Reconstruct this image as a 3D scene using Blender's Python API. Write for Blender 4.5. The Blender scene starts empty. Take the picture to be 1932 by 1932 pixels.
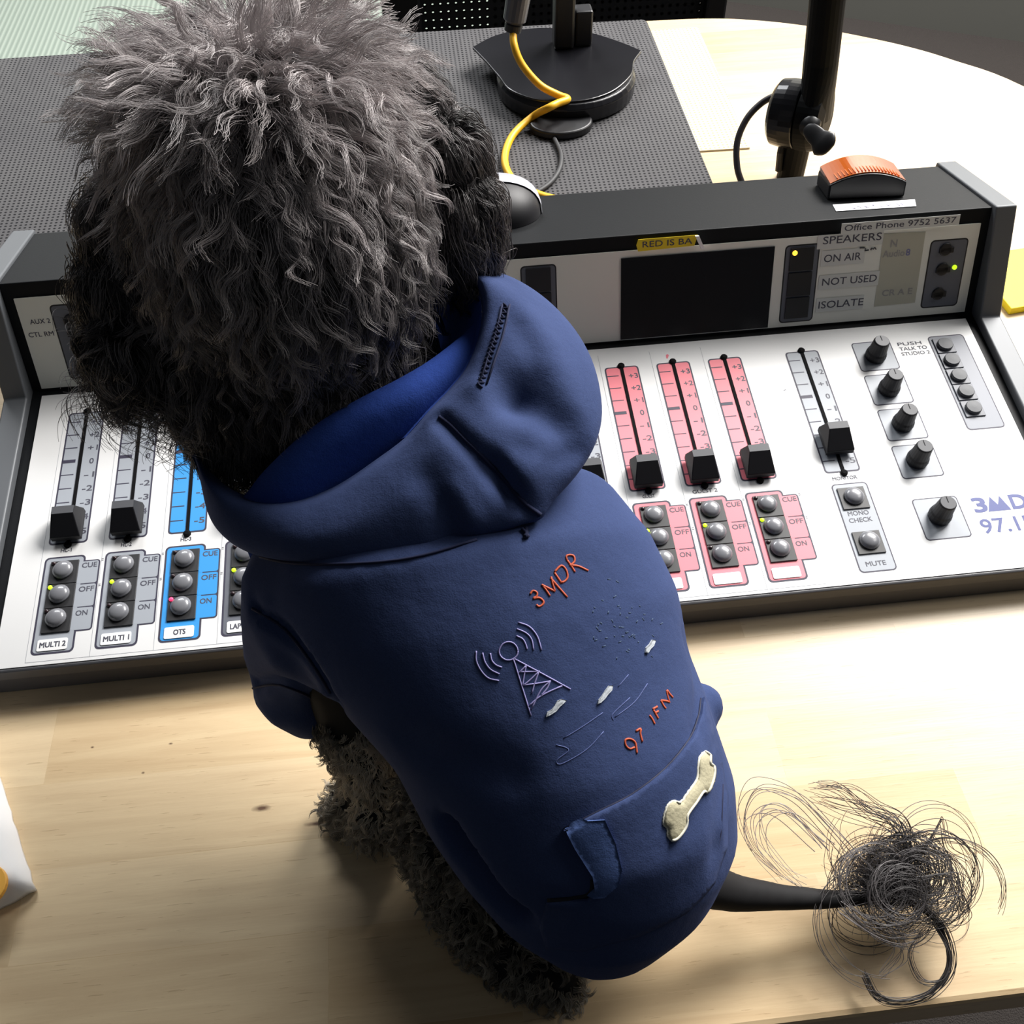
import bpy, bmesh, math, random
import numpy as np
from mathutils import Vector, Matrix
from mathutils.bvhtree import BVHTree

scene = bpy.context.scene
COL = scene.collection
TZ = 0.74                                    # height of the table top above the floor

# ---------------------------------------------------------------- camera
CAM_LOC = np.array([0.2291, -0.3920, 0.5008 + TZ])
CAM_ROT = np.array([[0.99399, 0.09253, -0.05858], [-0.10860, 0.76674, -0.63270], [-0.01363, 0.63526, 0.77216]])
FPX = 1899.0
cam_data = bpy.data.cameras.new('camera')
cam_data.sensor_width = 36.0
cam_data.lens = FPX / 1932.0 * 36.0
cam_data.clip_start = 0.01
cam = bpy.data.objects.new('camera', cam_data)
COL.objects.link(cam)
M4 = Matrix(CAM_ROT.tolist()).to_4x4()
M4.translation = Vector(CAM_LOC)
cam.matrix_world = M4
scene.camera = cam

# ---------------------------------------------------------------- world, lamps, exposure
world = bpy.data.worlds.new('world')
scene.world = world
world.use_nodes = True
bgn = world.node_tree.nodes['Background']
bgn.inputs[0].default_value = (0.86, 0.93, 1.0, 1)
bgn.inputs[1].default_value = 0.05
def area(name, loc, target, sx, sy, power, color=(1, 1, 1)):
    d = bpy.data.lights.new(name, 'AREA')
    d.shape = 'RECTANGLE'; d.size = sx; d.size_y = sy; d.energy = power; d.color = color
    o = bpy.data.objects.new(name, d); COL.objects.link(o)
    o.location = loc
    o.rotation_euler = (Vector(target) - Vector(loc)).to_track_quat('-Z', 'Y').to_euler()
    return o
area('ceiling_and_fill_light', (1.75, 1.45, TZ + 1.80), (0.60, 0.30, TZ), 1.4, 1.0, 180, (1.0, 0.975, 0.945))
area('ceiling_and_fill_light', (2.15, 0.25, TZ + 1.9), (1.9, 0.7, TZ), 1.2, 0.6, 14, (1.0, 0.97, 0.93))  # fill lamp added to brighten the back wall and the dog's right side
area('ceiling_and_fill_light', (-0.35, 2.25, TZ + 1.8), (-0.3, 1.9, TZ), 1.2, 0.6, 62, (0.96, 0.98, 1.0))  # fill lamp added over the rug to brighten it, also backlights the dog
scene.view_settings.view_transform = 'Standard'
scene.view_settings.look = 'None'
scene.view_settings.gamma = 1.0
scene.view_settings.use_curve_mapping = False
scene.view_settings.exposure = 0.0

# ---------------------------------------------------------------- helpers
def lin(c):
    c = c / 255.0
    return c / 12.92 if c <= 0.04045 else ((c + 0.055) / 1.055) ** 2.4
def rgb(r, g, b):
    return (lin(r), lin(g), lin(b), 1.0)
def mat(name, col, rough=0.5, metal=0.0, spec=0.5, emit=None, estr=0.0, coat=0.0, trans=0.0, bump=None, sheen=0.0):
    m = bpy.data.materials.new(name); m.use_nodes = True
    nt = m.node_tree; b = nt.nodes['Principled BSDF']
    b.inputs['Base Color'].default_value = rgb(*col)
    b.inputs['Roughness'].default_value = rough
    b.inputs['Metallic'].default_value = metal
    b.inputs['Specular IOR Level'].default_value = spec
    b.inputs['Coat Weight'].default_value = coat
    b.inputs['Transmission Weight'].default_value = trans
    b.inputs['Sheen Weight'].default_value = sheen
    if emit:
        b.inputs['Emission Color'].default_value = rgb(*emit)
        b.inputs['Emission Strength'].default_value = estr
    if bump:
        tc = nt.nodes.new('ShaderNodeTexCoord')
        n = nt.nodes.new('ShaderNodeTexNoise'); n.inputs['Scale'].default_value = bump[0]; n.inputs['Detail'].default_value = 4
        nt.links.new(tc.outputs['Object'], n.inputs['Vector'])
        bp = nt.nodes.new('ShaderNodeBump'); bp.inputs['Strength'].default_value = bump[1]; bp.inputs['Distance'].default_value = bump[2]
        nt.links.new(n.outputs['Fac'], bp.inputs['Height'])
        nt.links.new(bp.outputs['Normal'], b.inputs['Normal'])
    return m
class NT:
    """small node-graph writer"""
    def __init__(s, m): s.nt = m.node_tree
    def n(s, typ, ins=None, **kw):
        nd = s.nt.nodes.new(typ)
        for k, v in kw.items(): setattr(nd, k, v)
        for k, v in (ins or {}).items():
            if isinstance(v, bpy.types.NodeSocket): s.nt.links.new(v, nd.inputs[k])
            else: nd.inputs[k].default_value = v
        return nd
    def math(s, op, a, b=None, c=None, clamp=False):
        ins = {0: a}
        if b is not None: ins[1] = b
        if c is not None: ins[2] = c
        return s.n('ShaderNodeMath', ins, operation=op, use_clamp=clamp).outputs[0]
    def link(s, a, b): s.nt.links.new(a, b)

class MB:
    """collects faces of one mesh"""
    def __init__(s): s.v = []; s.f = []; s.m = []
    def add(s, vs, fs, mi=0):
        o = len(s.v)
        s.v.extend([tuple(map(float, v)) for v in vs])
        for f in fs: s.f.append([i + o for i in f]); s.m.append(mi)
    def box(s, a, b, mi=0, T=None):
        x0, y0, z0 = a; x1, y1, z1 = b
        vs = [(x, y, z) for z in (z0, z1) for y in (y0, y1) for x in (x0, x1)]
        if T: vs = [T(*v) for v in vs]
        s.add(vs, [(0, 2, 3, 1), (4, 5, 7, 6), (0, 1, 5, 4), (2, 6, 7, 3), (0, 4, 6, 2), (1, 3, 7, 5)], mi)
    def prism(s, poly, z0, z1, mi=0, T=None):
        n = len(poly)
        vs = [(x, y, z0) for x, y in poly] + [(x, y, z1) for x, y in poly]
        if T: vs = [T(*v) for v in vs]
        fs = [list(range(n))[::-1], list(range(n, 2 * n))] + [(i, (i + 1) % n, n + (i + 1) % n, n + i) for i in range(n)]
        s.add(vs, fs, mi)
    def flat(s, poly, z, mi=0, T=None):
        vs = [(x, y, z) for x, y in poly]
        if T: vs = [T(*v) for v in vs]
        s.add(vs, [list(range(len(vs)))], mi)
    def lathe(s, prof, c, axis=(0, 0, 1), n=24, mi=0, T=None):
        ax = Vector(axis).normalized(); e1 = ax.orthogonal().normalized(); e2 = ax.cross(e1); c = Vector(c)
        vs = []
        for r, h in prof:
            for k in range(n):
                a = 2 * math.pi * k / n
                vs.append(c + ax * h + (e1 * math.cos(a) + e2 * math.sin(a)) * r)
        if T: vs = [T(*v) for v in vs]
        fs = []
        for j in range(len(prof) - 1):
            for k in range(n):
                fs.append((j * n + k, j * n + (k + 1) % n, (j + 1) * n + (k + 1) % n, (j + 1) * n + k))
        fs.append(list(range(n))[::-1]); fs.append([(len(prof) - 1) * n + k for k in range(n)])
        s.add(vs, fs, mi)
    def tube(s, pts, r, n=8, mi=0):
        P = [Vector(p) for p in pts]; m = len(P)
        R = r if isinstance(r, (list, tuple)) else [r] * m
        t0 = (P[1] - P[0]).normalized(); e = t0.orthogonal().normalized(); vs = []
        for i in range(m):
            t = (P[min(i + 1, m - 1)] - P[max(i - 1, 0)]).normalized()
            e = (e - t * e.dot(t)).normalized(); b = t.cross(e)
            for k in range(n):
                a = 2 * math.pi * k / n
                vs.append(P[i] + (e * math.cos(a) + b * math.sin(a)) * R[i])
        fs = [(i * n + k, i * n + (k + 1) % n, (i + 1) * n + (k + 1) % n, (i + 1) * n + k) for i in range(m - 1) for k in range(n)]
        fs.append(list(range(n))[::-1]); fs.append([(m - 1) * n + k for k in range(n)])
        s.add(vs, fs, mi)
    def build(s, name, mats, parent=None, smooth=False, bevel=0.0, segs=2, angle=0.6):
        me = bpy.data.meshes.new(name)
        me.from_pydata(s.v, [], s.f)
        for m in (mats if isinstance(mats, (list, tuple)) else [mats]): me.materials.append(m)
        me.polygons.foreach_set('material_index', s.m)
        if smooth: me.polygons.foreach_set('use_smooth', [True] * len(me.polygons))
        me.update()
        o = bpy.data.objects.new(name, me); COL.objects.link(o)
        if parent: attach(o, parent)
        if bevel:
            bm = o.modifiers.new('bevel', 'BEVEL'); bm.width = bevel; bm.segments = segs; bm.limit_method = 'ANGLE'; bm.angle_limit = angle
        return o
def attach(o, parent):
    o.parent = parent
    o.matrix_parent_inverse = Matrix.Translation(parent.location).inverted()
def tag(o, label=None, cat=None, group=None, kind=None):
    if label: o['label'] = label
    if cat: o['category'] = cat
    if group: o['group'] = group
    if kind: o['kind'] = kind
    return o
def thing(name, loc, label, cat, group=None):
    o = bpy.data.objects.new(name, None); COL.objects.link(o); o.location = loc
    o.empty_display_size = 0.05
    return tag(o, label, cat, group)
def rrect(x0, y0, x1, y1, r, n=4):
    pts = []
    for cx, cy, a0 in ((x1 - r, y1 - r, 0), (x0 + r, y1 - r, 90), (x0 + r, y0 + r, 180), (x1 - r, y0 + r, 270)):
        for k in range(n + 1):
            a = math.radians(a0 + 90.0 * k / n)
            pts.append((cx + r * math.cos(a), cy + r * math.sin(a)))
    return pts
def smooth_path(pts, sub=8):
    P = [np.array(p, float) for p in pts]; out = []
    for i in range(len(P) - 1):
        p0 = P[i - 1] if i else 2 * P[0] - P[1]; p1 = P[i]; p2 = P[i + 1]
        p3 = P[i + 2] if i + 2 < len(P) else 2 * P[-1] - P[-2]
        for k in range(sub):
            t = k / sub
            out.append(0.5 * ((2 * p1) + (-p0 + p2) * t + (2 * p0 - 5 * p1 + 4 * p2 - p3) * t * t + (-p0 + 3 * p1 - 3 * p2 + p3) * t ** 3))
    out.append(P[-1])
    return out
def ray(px, py):
    return CAM_ROT @ np.array([(px - 966.0) / FPX, (966.0 - py) / FPX, -1.0])
def at(px, py, d):                       # the point of the place seen at that spot, d metres away
    return CAM_LOC + d * ray(px, py)
def tab(px, py, z=0.0):                  # the point of the table top (or z above it) seen at that spot
    d = ray(px, py)
    return CAM_LOC + (TZ + z - CAM_LOC[2]) / d[2] * d
_font_cache = {}
def text_geo(txt, shear=0.0, fat=0.0):
    """flat outline faces of a line of print, cap height 1, starting at x = 0"""
    key = (txt, shear)
    if key not in _font_cache:
        c = bpy.data.curves.new('type', 'FONT'); c.body = txt; c.size = 1.0; c.resolution_u = 3; c.shear = shear; c.offset = fat
        o = bpy.data.objects.new('type', c); COL.objects.link(o)
        dg = bpy.context.evaluated_depsgraph_get()
        me = o.evaluated_get(dg).to_mesh()
        vs = [(v.co.x, v.co.y) for v in me.vertices]; fs = [list(p.vertices) for p in me.polygons]
        bpy.data.objects.remove(o); bpy.data.curves.remove(c)
        x0 = min(v[0] for v in vs); cap = 0.729
        vs = [((x - x0) / cap, y / cap) for x, y in vs]
        _font_cache[key] = (vs, fs, max(v[0] for v in vs))
    return _font_cache[key]
def put_text(mb, txt, x, y, h, T, z, mi, width=None, align='l', skew=0.0, bold=0.0):
    vs, fs, w = text_geo(txt)
    k = (width / (w * h)) if width else 1.0
    W = w * h * k
    bold = bold or .045 * h
    ox = x - (W / 2 if align == 'c' else 0)
    offs = [(0, 0)] if not bold else [(0, 0), (bold, 0), (0, bold), (bold, bold)]
    for i, (dx, dy) in enumerate(offs):
        mb.add([T(ox + vx * h * k + dx, y + vy * h + dy + skew * (vx * h * k), z + i * 4e-6) for vx, vy in vs], fs, mi)

# ---------------------------------------------------------------- materials
M = {}
M['black_metal'] = mat('black_metal', (15, 17, 20), 0.55, spec=0.16, bump=(900, 0.15, 0.0003))
M['black_plastic'] = mat('black_plastic', (26, 26, 29), 0.4)
M['black_gloss'] = mat('black_gloss', (20, 20, 24), 0.25)
M['dark_print'] = mat('dark_print', (50, 47, 66), 0.6)
M['ink'] = mat('ink', (70, 70, 82), 0.6)
M['grey_print'] = mat('grey_print', (150, 153, 160), 0.55)
M['cheek_grey'] = mat('cheek_grey', (94, 97, 101), 0.48, metal=0.1)
M['panel_white'] = mat('panel_white', (222, 222, 222), 0.42)
M['meter_white'] = mat('meter_white', (226, 226, 217), 0.5)
M['plate_grey'] = mat('plate_grey', (156, 161, 169), 0.5)
M['plate_blue'] = mat('plate_blue', (48, 146, 218), 0.5)
M['plate_red'] = mat('plate_red', (230, 120, 132), 0.5)
M['plate_dark'] = mat('plate_dark', (96, 99, 108), 0.5)
M['label_white'] = mat('label_white', (236, 236, 236), 0.5)
M['label_tape'] = mat('label_tape', (206, 207, 203), 0.4)
M['label_yellow'] = mat('label_yellow', (226, 200, 40), 0.4)
M['screen'] = mat('screen', (24, 24, 27), 0.18, spec=0.4)
M['button_dark'] = mat('button_dark', (116, 117, 122), 0.3, coat=0.5)
M['button_grey'] = mat('button_grey', (80, 82, 86), 0.5, spec=0.3)
M['bezel'] = mat('bezel', (38, 38, 40), 0.5)
M['led_green'] = mat('led_green', (190, 235, 40), 0.3, emit=(205, 250, 40), estr=1.1)
M['led_red'] = mat('led_red', (240, 70, 110), 0.3, emit=(255, 60, 110), estr=1.1)
M['led_amber'] = mat('led_amber', (255, 180, 60), 0.3, emit=(255, 190, 50), estr=2.5)
M['led_off'] = mat('led_off', (40, 26, 30), 0.3)
M['blue_logo'] = mat('blue_logo', (22, 44, 122), 0.5)
M['slot_black'] = mat('slot_black', (12, 12, 14), 0.8, spec=0.1)
M['cap_black'] = mat('cap_black', (25, 25, 29), 0.45, spec=0.28)
M['cap_grey'] = mat('cap_grey', (74, 75, 79), 0.5, spec=0.3)

def wood_material():
    m = bpy.data.materials.new('rubberwood'); m.use_nodes = True; g = NT(m); b = m.node_tree.nodes['Principled BSDF']
    co = g.n('ShaderNodeTexCoord').outputs['Object']
    br = g.n('ShaderNodeTexBrick', {'Vector': co, 'Color1': (0, 0, 0, 1), 'Color2': (1, 1, 1, 1), 'Mortar': (.5, .5, .5, 1), 'Scale': 1.0,
             'Mortar Size': 0.0002, 'Brick Width': 0.24, 'Row Height': 0.046, 'Bias': 0.0}, offset=0.37, offset_frequency=2)
    st = g.n('ShaderNodeMapping', {'Vector': co, 'Scale': (6, 75, 60)}).outputs[0]
    # each stave slides the grain along by its own amount
    add = g.n('ShaderNodeVectorMath', {0: st, 1: g.n('ShaderNodeVectorMath', {0: br.outputs['Color'], 'Scale': 37.0}, operation='SCALE').outputs[0]}).outputs[0]
    n1 = g.n('ShaderNodeTexNoise', {'Vector': add, 'Scale': 1.0, 'Detail': 6, 'Roughness': 0.6, 'Distortion': 1.4}).outputs['Fac']
    st2 = g.n('ShaderNodeMapping', {'Vector': co, 'Scale': (55, 900, 300)}).outputs[0]
    n2 = g.n('ShaderNodeTexNoise', {'Vector': st2, 'Scale': 1.0, 'Detail': 3}).outputs['Fac']
    ramp = g.n('ShaderNodeValToRGB', {0: n1})
    e = ramp.color_ramp; e.elements[0].position = 0.3; e.elements[0].color = rgb(182, 148, 104)
    e.elements[1].position = 0.68; e.elements[1].color = rgb(222, 197, 154)
    tint = g.n('ShaderNodeValToRGB', {0: br.outputs['Color']})
    e = tint.color_ramp; e.elements[0].color = rgb(198, 166, 122); e.elements[1].color = rgb(236, 216, 182)
    mx = g.n('ShaderNodeMix', {0: 0.55, 6: ramp.outputs[0], 7: tint.outputs[0]}, data_type='RGBA').outputs[2]
    spk = g.math('MULTIPLY', g.math('GREATER_THAN', n2, 0.67), 0.30)
    mx2 = g.n('ShaderNodeMix', {0: spk, 6: mx, 7: rgb(140, 100, 62)}, data_type='RGBA').outputs[2]
    # two small knots
    xyz = g.n('ShaderNodeSeparateXYZ', {0: co})
    last = mx2
    wob = g.n('ShaderNodeTexNoise', {'Vector': co, 'Scale': 160.0, 'Detail': 3}).outputs['Fac']
    for (kx, ky, rx, ry) in KNOTS:
        dx = g.math('DIVIDE', g.math('SUBTRACT', xyz.outputs[0], kx), rx)
        dy = g.math('DIVIDE', g.math('SUBTRACT', xyz.outputs[1], ky), ry)
        d = g.math('ADD', g.math('SQRT', g.math('ADD', g.math('MULTIPLY', dx, dx), g.math('MULTIPLY', dy, dy))), g.math('MULTIPLY', g.math('SUBTRACT', wob, 0.5), 1.3))
        f = g.math('MULTIPLY', g.math('SUBTRACT', 1.25, d, clamp=True), 0.9, clamp=True)
        last = g.n('ShaderNodeMix', {0: f, 6: last, 7: rgb(78, 44, 30)}, data_type='RGBA').outputs[2]
    g.link(last, b.inputs['Base Color'])
    b.inputs['Roughness'].default_value = 0.36
    b.inputs['Specular IOR Level'].default_value = 0.5
    bp = g.n('ShaderNodeBump', {'Height': n2, 'Strength': 0.06, 'Distance': 0.0006})
    g.link(bp.outputs[0], b.inputs['Normal'])
    return m
KNOTS = []
for (px, py, rx, ry) in ((493, 1525, 0.0042, 0.0017), (596, 1554, 0.0052, 0.0012), (174, 1410, 0.0009, 0.0006), (322, 1403, 0.0011, 0.0006), (270, 1458, 0.001, 0.0007)):
    p = tab(px, py); KNOTS.append((p[0], p[1], rx, ry))
M['wood'] = wood_material()

def mesh_mat_material(name, base, hole, pitch, alpha_holes=False, light=None):
    m = bpy.data.materials.new(name); m.use_nodes = True; g = NT(m); b = m.node_tree.nodes['Principled BSDF']
    co = g.n('ShaderNodeTexCoord').outputs['Object']
    s = g.n('ShaderNodeSeparateXYZ', {0: co})
    k = 2 * math.pi / pitch
    sx = g.math('SINE', g.math('MULTIPLY', s.outputs[0], k)); sy = g.math('SINE', g.math('MULTIPLY', s.outputs[1], k))
    if alpha_holes: sy = g.math('SINE', g.math('MULTIPLY', s.outputs[2], k))
    f = g.math('MULTIPLY', g.math('ADD', sx, 1.0), g.math('ADD', sy, 1.0))       # 0..4, peaks at the holes
    h = g.math('MULTIPLY', g.math('SUBTRACT', f, 1.5), 1.2, clamp=True)
    n = g.n('ShaderNodeTexNoise', {'Vector': co, 'Scale': 14.0, 'Detail': 4}).outputs['Fac']
    c1 = g.n('ShaderNodeMix', {0: n, 6: rgb(*base), 7: rgb(*(light or base))}, data_type='RGBA').outputs[2]
    g.link(g.n('ShaderNodeMix', {0: h, 6: c1, 7: rgb(*hole)}, data_type='RGBA').outputs[2], b.inputs['Base Color'])
    b.inputs['Roughness'].default_value = 0.8; b.inputs['Specular IOR Level'].default_value = 0.2
    if alpha_holes: g.link(g.math('SUBTRACT', 1.0, g.math('GREATER_THAN', f, 3.15)), b.inputs['Alpha'])
    else:
        bp = g.n('ShaderNodeBump', {'Height': g.math('SUBTRACT', 1.0, h), 'Strength': 0.5, 'Distance': 0.001})
        g.link(bp.outputs[0], b.inputs['Normal'])
    return m
M['mat_dark'] = mesh_mat_material('woven_dark_mat', (74, 73, 76), (24, 24, 27), 0.0042, light=(94, 93, 93))
M['mat_cream'] = mesh_mat_material('woven_cream_mat', (228, 218, 190), (184, 166, 128), 0.0042)
M['chair_mesh'] = mesh_mat_material('chair_net', (34, 36, 40), (14, 14, 16), 0.0105, alpha_holes=True)
M['carpet'] = mat('carpet', (60, 56, 54), 0.95, spec=0.1, bump=(500, 0.8, 0.004))
M['wall_paint'] = mat('wall_paint', (236, 234, 224), 0.85, spec=0.2)
M['skirting'] = mat('skirting', (112, 112, 106), 0.6)
def ribbed_material():
    m = mat('ribbed_pale_green', (196, 214, 200), 0.8, spec=0.2); g = NT(m); b = m.node_tree.nodes['Principled BSDF']
    co = g.n('ShaderNodeTexCoord').outputs['Object']; s = g.n('ShaderNodeSeparateXYZ', {0: co})
    w = g.math('SINE', g.math('MULTIPLY', s.outputs[0], 2 * math.pi / 0.0140))
    f = g.math('MULTIPLY', g.math('ADD', w, 1.0), 0.5)
    g.link(g.n('ShaderNodeMix', {0: f, 6: rgb(146, 158, 147), 7: rgb(170, 181, 169)}, data_type='RGBA').outputs[2], b.inputs['Base Color'])
    g.link(g.n('ShaderNodeBump', {'Height': f, 'Strength': 0.6, 'Distance': 0.002}).outputs[0], b.inputs['Normal'])
    return m
M['ribbed'] = ribbed_material()

# ---------------------------------------------------------------- room
mb = MB(); mb.box((-2.6, -2.2, -0.05), (3.4, 3.6, 0.0)); tag(mb.build('floor', M['carpet']), kind='structure')
wa = np.array([-2.6, 3.6]); wb = np.array([-0.9, 3.52]); wc = np.array([2.1, 1.88]); wd = np.array([3.4, 1.26])
def wall(name, a, b, m, z0, z1, th, kind='structure'):
    a = Vector((*a, 0)); b = Vector((*b, 0)); t = (b - a).normalized(); n = Vector((-t.y, t.x, 0)) * th
    q = MB(); q.prism([tuple(a.xy), tuple(b.xy), tuple((b + n).xy), tuple((a + n).xy)], z0, z1)
    return tag(q.build(name, m), kind=kind)
wc2 = np.array([0.95, 2.43])
wall('wall_back', wc2, wd, M['wall_paint'], 0.0, 2.75, 0.08)
wall('baseboard_back', np.array(wc2) + [-.004, -.012], np.array(wd) + [-.004, -.012], M['skirting'], 0.0, 0.10, 0.012)
mb = MB(); mb.box((-2.6, 3.5, 0.0), (0.95, 3.58, 2.75)); tag(mb.build('wall_left', M['wall_paint']), kind='structure')

# ---------------------------------------------------------------- table
tbl = thing('table', (0.25, 0.19, 0.0), 'pale timber studio table with a rounded end carrying the dog and the console', 'table')
out = [(-0.9, -0.295), (0.48, -0.295)]
E1 = smooth_path([(0.48, -0.295), (0.64, -0.272), (0.78, -0.19), (0.875, -0.05), (0.912, 0.13), (0.89, 0.34), (0.822, 0.4955), (0.775, 0.5545), (0.735, 0.592), (0.683, 0.6275), (0.64, 0.652), (0.587, 0.671), (0.54, 0.679), (0.48, 0.6815)], 6)
out += [tuple(p) for p in E1[1:]] + [(-0.9, 0.685)]
mb = MB(); mb.prism(out, TZ - 0.03, TZ); mb.build('tabletop', M['wood'], tbl, bevel=0.003)
for x, y in ((-0.75, -0.16), (-0.75, 0.55), (0.6, -0.1), (0.6, 0.48)):
    mb = MB(); mb.box((x - .03, y - .03, 0), (x + .03, y + .03, TZ - .03)); mb.build('leg', M['black_metal'], tbl, bevel=.003)
mb = MB(); mb.box((-0.75, 0.18, TZ - .09), (0.6, 0.21, TZ - .03)); mb.build('rail', M['black_metal'], tbl)

# mats lying on the table
mb = MB(); mb.prism([(-0.78, 0.236), (0.4805, 0.236), (0.4835, 0.6725), (0.48, 0.678), (0.2, 0.683), (-0.78, 0.683)], TZ, TZ + 0.0022)
tag(mb.build('mesh_mat', M['mat_dark']), 'large dark grey woven mesh mat covering the table behind the console', 'mat')
mb = MB(); mb.prism([(0.42, 0.4195), (0.5285, 0.418), (0.5345, 0.654), (0.42, 0.651)], TZ - 0.0002, TZ + 0.0016)
tag(mb.build('placemat', M['mat_cream']), 'cream woven mesh placemat peeking out from under the dark mat', 'placemat')

# ---------------------------------------------------------------- mixing console
AL = math.radians(7.0); CA, SA = math.cos(AL), math.sin(AL); ZO = TZ + 0.029862
def PT(u, v, w=0.0):                                   # fader panel frame: right, up the slope, out of it
    return (u, v * CA - w * SA, v * SA + w * CA + ZO)
_mx = (0.028, 0.0555); _ml = math.hypot(*_mx); MU = (_mx[0] / _ml, _mx[1] / _ml)
def MT(u, s, h=0.0):                                   # meter panel frame: right, up the panel, out of it
    return PT(u, 0.1235 + MU[0] * s - MU[1] * h, MU[1] * s + MU[0] * h)
def TP(u, t, h=0.0):                                   # sloping top: right, back from the front edge, up
    dx, dy = 0.0775, -0.0285; L = math.hypot(dx, dy); dx /= L; dy /= L
    return PT(u, 0.1555 + dx * t - dy * h, 0.0640 + dy * t + dx * h)
con = thing('mixing_console', PT(0.28, 0.08, -0.03), 'white and black broadcast mixing console with fader strips in front of the dog', 'mixing console')
def prof_prism(prof, u0, u1, name, m, bevel=0.0, segs=2):
    q = MB(); n = len(prof)
    q.add([PT(u0, v, w) for v, w in prof] + [PT(u1, v, w) for v, w in prof],
          [list(range(n)), list(range(n, 2 * n))[::-1]] + [(i, n + i, n + (i + 1) % n, (i + 1) % n) for i in range(n)])
    return q.build(name, m, con, bevel=bevel, segs=segs)
def tabw(v):                                           # w of the table top below v
    return (TZ + 0.0003 - ZO - v * SA) / CA
prof = [(-0.0772, -0.0012), (-0.0774, tabw(-0.0774)), (0.226, tabw(0.226)), (0.233, 0.0355), (0.1557, 0.0640), (0.1232, -0.0012)]
prof_prism(prof, -0.0385, 0.601, 'chassis', M['black_metal'], 0.0007)
prof_prism([(-0.0773, 0.0002), (-0.0792, -0.0002), (-0.0808, -0.0060), (-0.0820, tabw(-0.082)), (-0.0773, tabw(-0.0773))], -0.0385, 0.601, 'front_rail', mat('rail_plastic', (66, 66, 70), 0.45), 0.0006)
chk = [(-0.083, 0.004), (0.1130, 0.0045), (0.1525, 0.0672), (0.2365, 0.0362), (0.232, tabw(0.232)), (-0.0805, tabw(-0.0805)), (-0.083, -0.012)]
for u0, u1 in ((-0.0535, -0.0385), (0.601, 0.6155)):
    prof_prism(chk, u0, u1, 'side_cheek', M['cheek_grey'], 0.0011, 3)
q = MB(); q.prism([(-0.0313, -0.0767), (0.594, -0.0767), (0.594, 0.1178), (-0.0313, 0.1178)], -0.0014, 0.0, 0, PT)
W1 = 0.00008
for u in list(np.arange(-0.0142, 0.44, 0.035)):
    q.flat([(u, -0.0745), (u + 0.0002, -0.0745), (u + 0.0002, 0.112), (u, 0.112)], W1, 1, PT)
for k in range(13):
    u = k * 0.035
    q.flat([(u - .0142, -.0747), (u + .0208, -.0747), (u + .0208, -.0745), (u - .0142, -.0745)], W1, 1, PT)
q.flat([(0.4527, 0.0686), (0.4545, 0.0693), (0.4545, 0.0697), (0.4527, 0.0692)], W1, 2, PT); q.flat([(0.4535, 0.0672), (0.4541, 0.0674), (0.4541, 0.0676), (0.4535, 0.0675)], W1, 2, PT)
for i, t in enumerate(('PUSH', 'TALK TO', 'STUDIO 2')):
    put_text(q, t, 0.5396, 0.0982 - 0.0044 * i, 0.0030, PT, W1, 2, width=(0.0165, 0.019, 0.0196)[i])
q.flat([(0.3813, 0.1047), (0.3822, 0.1043), (0.3836, 0.1072), (0.3828, 0.1084), (0.3816, 0.1076)], W1, 4, PT)
put_text(q, '3', 0.5443, -0.0371, 0.0104, PT, W1, 3, width=0.0078, bold=0.0008)
def mtn(u0, u1, v0, v1):                               # the M drawn as two peaks
    w = u1 - u0; q.flat([(u0, v0), (u0 + w * .30, v1), (u0 + w * .52, v0 + (v1 - v0) * .42), (u0 + w * .72, v1), (u1, v0)], W1, 3, PT)
mtn(0.5524, 0.5668, -0.0372, -0.0266)
put_text(q, 'DR', 0.5680, -0.0371, 0.0104, PT, W1, 3, width=0.0195, bold=0.0008)
put_text(q, '97.1FM', 0.5440, -0.0520, 0.0104, PT, W1, 3, width=0.0440, bold=0.0003)
q.build('control_panel', [M['panel_white'], M['grey_print'], M['ink'], M['blue_logo'], M['plate_red']], con)

def scale_plate(u, fill, name='fader_scale', numbers=True, caption=None):
    q = MB()
    q.flat(rrect(u - .0116, .0010, u + .0112, .1008, .0024), .00010, 0, PT)
    q.flat(rrect(u - .0106, .0020, u + .0102, .0998, .0017), .00016, 1, PT)
    for k in range(-5, 4):
        v = 0.0620 + 0.01036 * k; h = .00125 if k == 0 else .00035
        if 0.004 < v < 0.098: q.flat([(u - .0108, v - h), (u - .0030, v - h), (u - .0030, v + h), (u - .0108, v + h)], .00022, 0, PT)
    for k in range(-5, 4):
        t = ('+%d' % k) if k > 0 else str(k)
        v = 0.0612 + 0.01036 * k
        if numbers and 0.004 < v < 0.098:
            put_text(q, t, u + (.0036 if len(t) > 1 else .0056), v - .0022, .0042, PT, .00022, 2, width=(.0060 if len(t) > 1 else .0026))
    if caption: put_text(q, caption, u - .0006, -.0046, .0026, PT, .00012, 2, width=min(.0075, .0014 * len(caption) + .0006) if len(caption) < 6 else .0155, align='c')
    p = q.build(name, [M['dark_print'], fill, M['ink']], con)
    s = MB(); s.box((u - .0010, .0012, .0002), (u + .0010, .1004, .0007), 0, PT)
    for v in (0.0002, 0.1012): s.lathe([(.0023, 0), (.0023, .001), (.0012, .0016)], (u, v, 0), n=12, T=PT)
    s.build('fader_slot', M['slot_black'], p)
    return p
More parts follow.
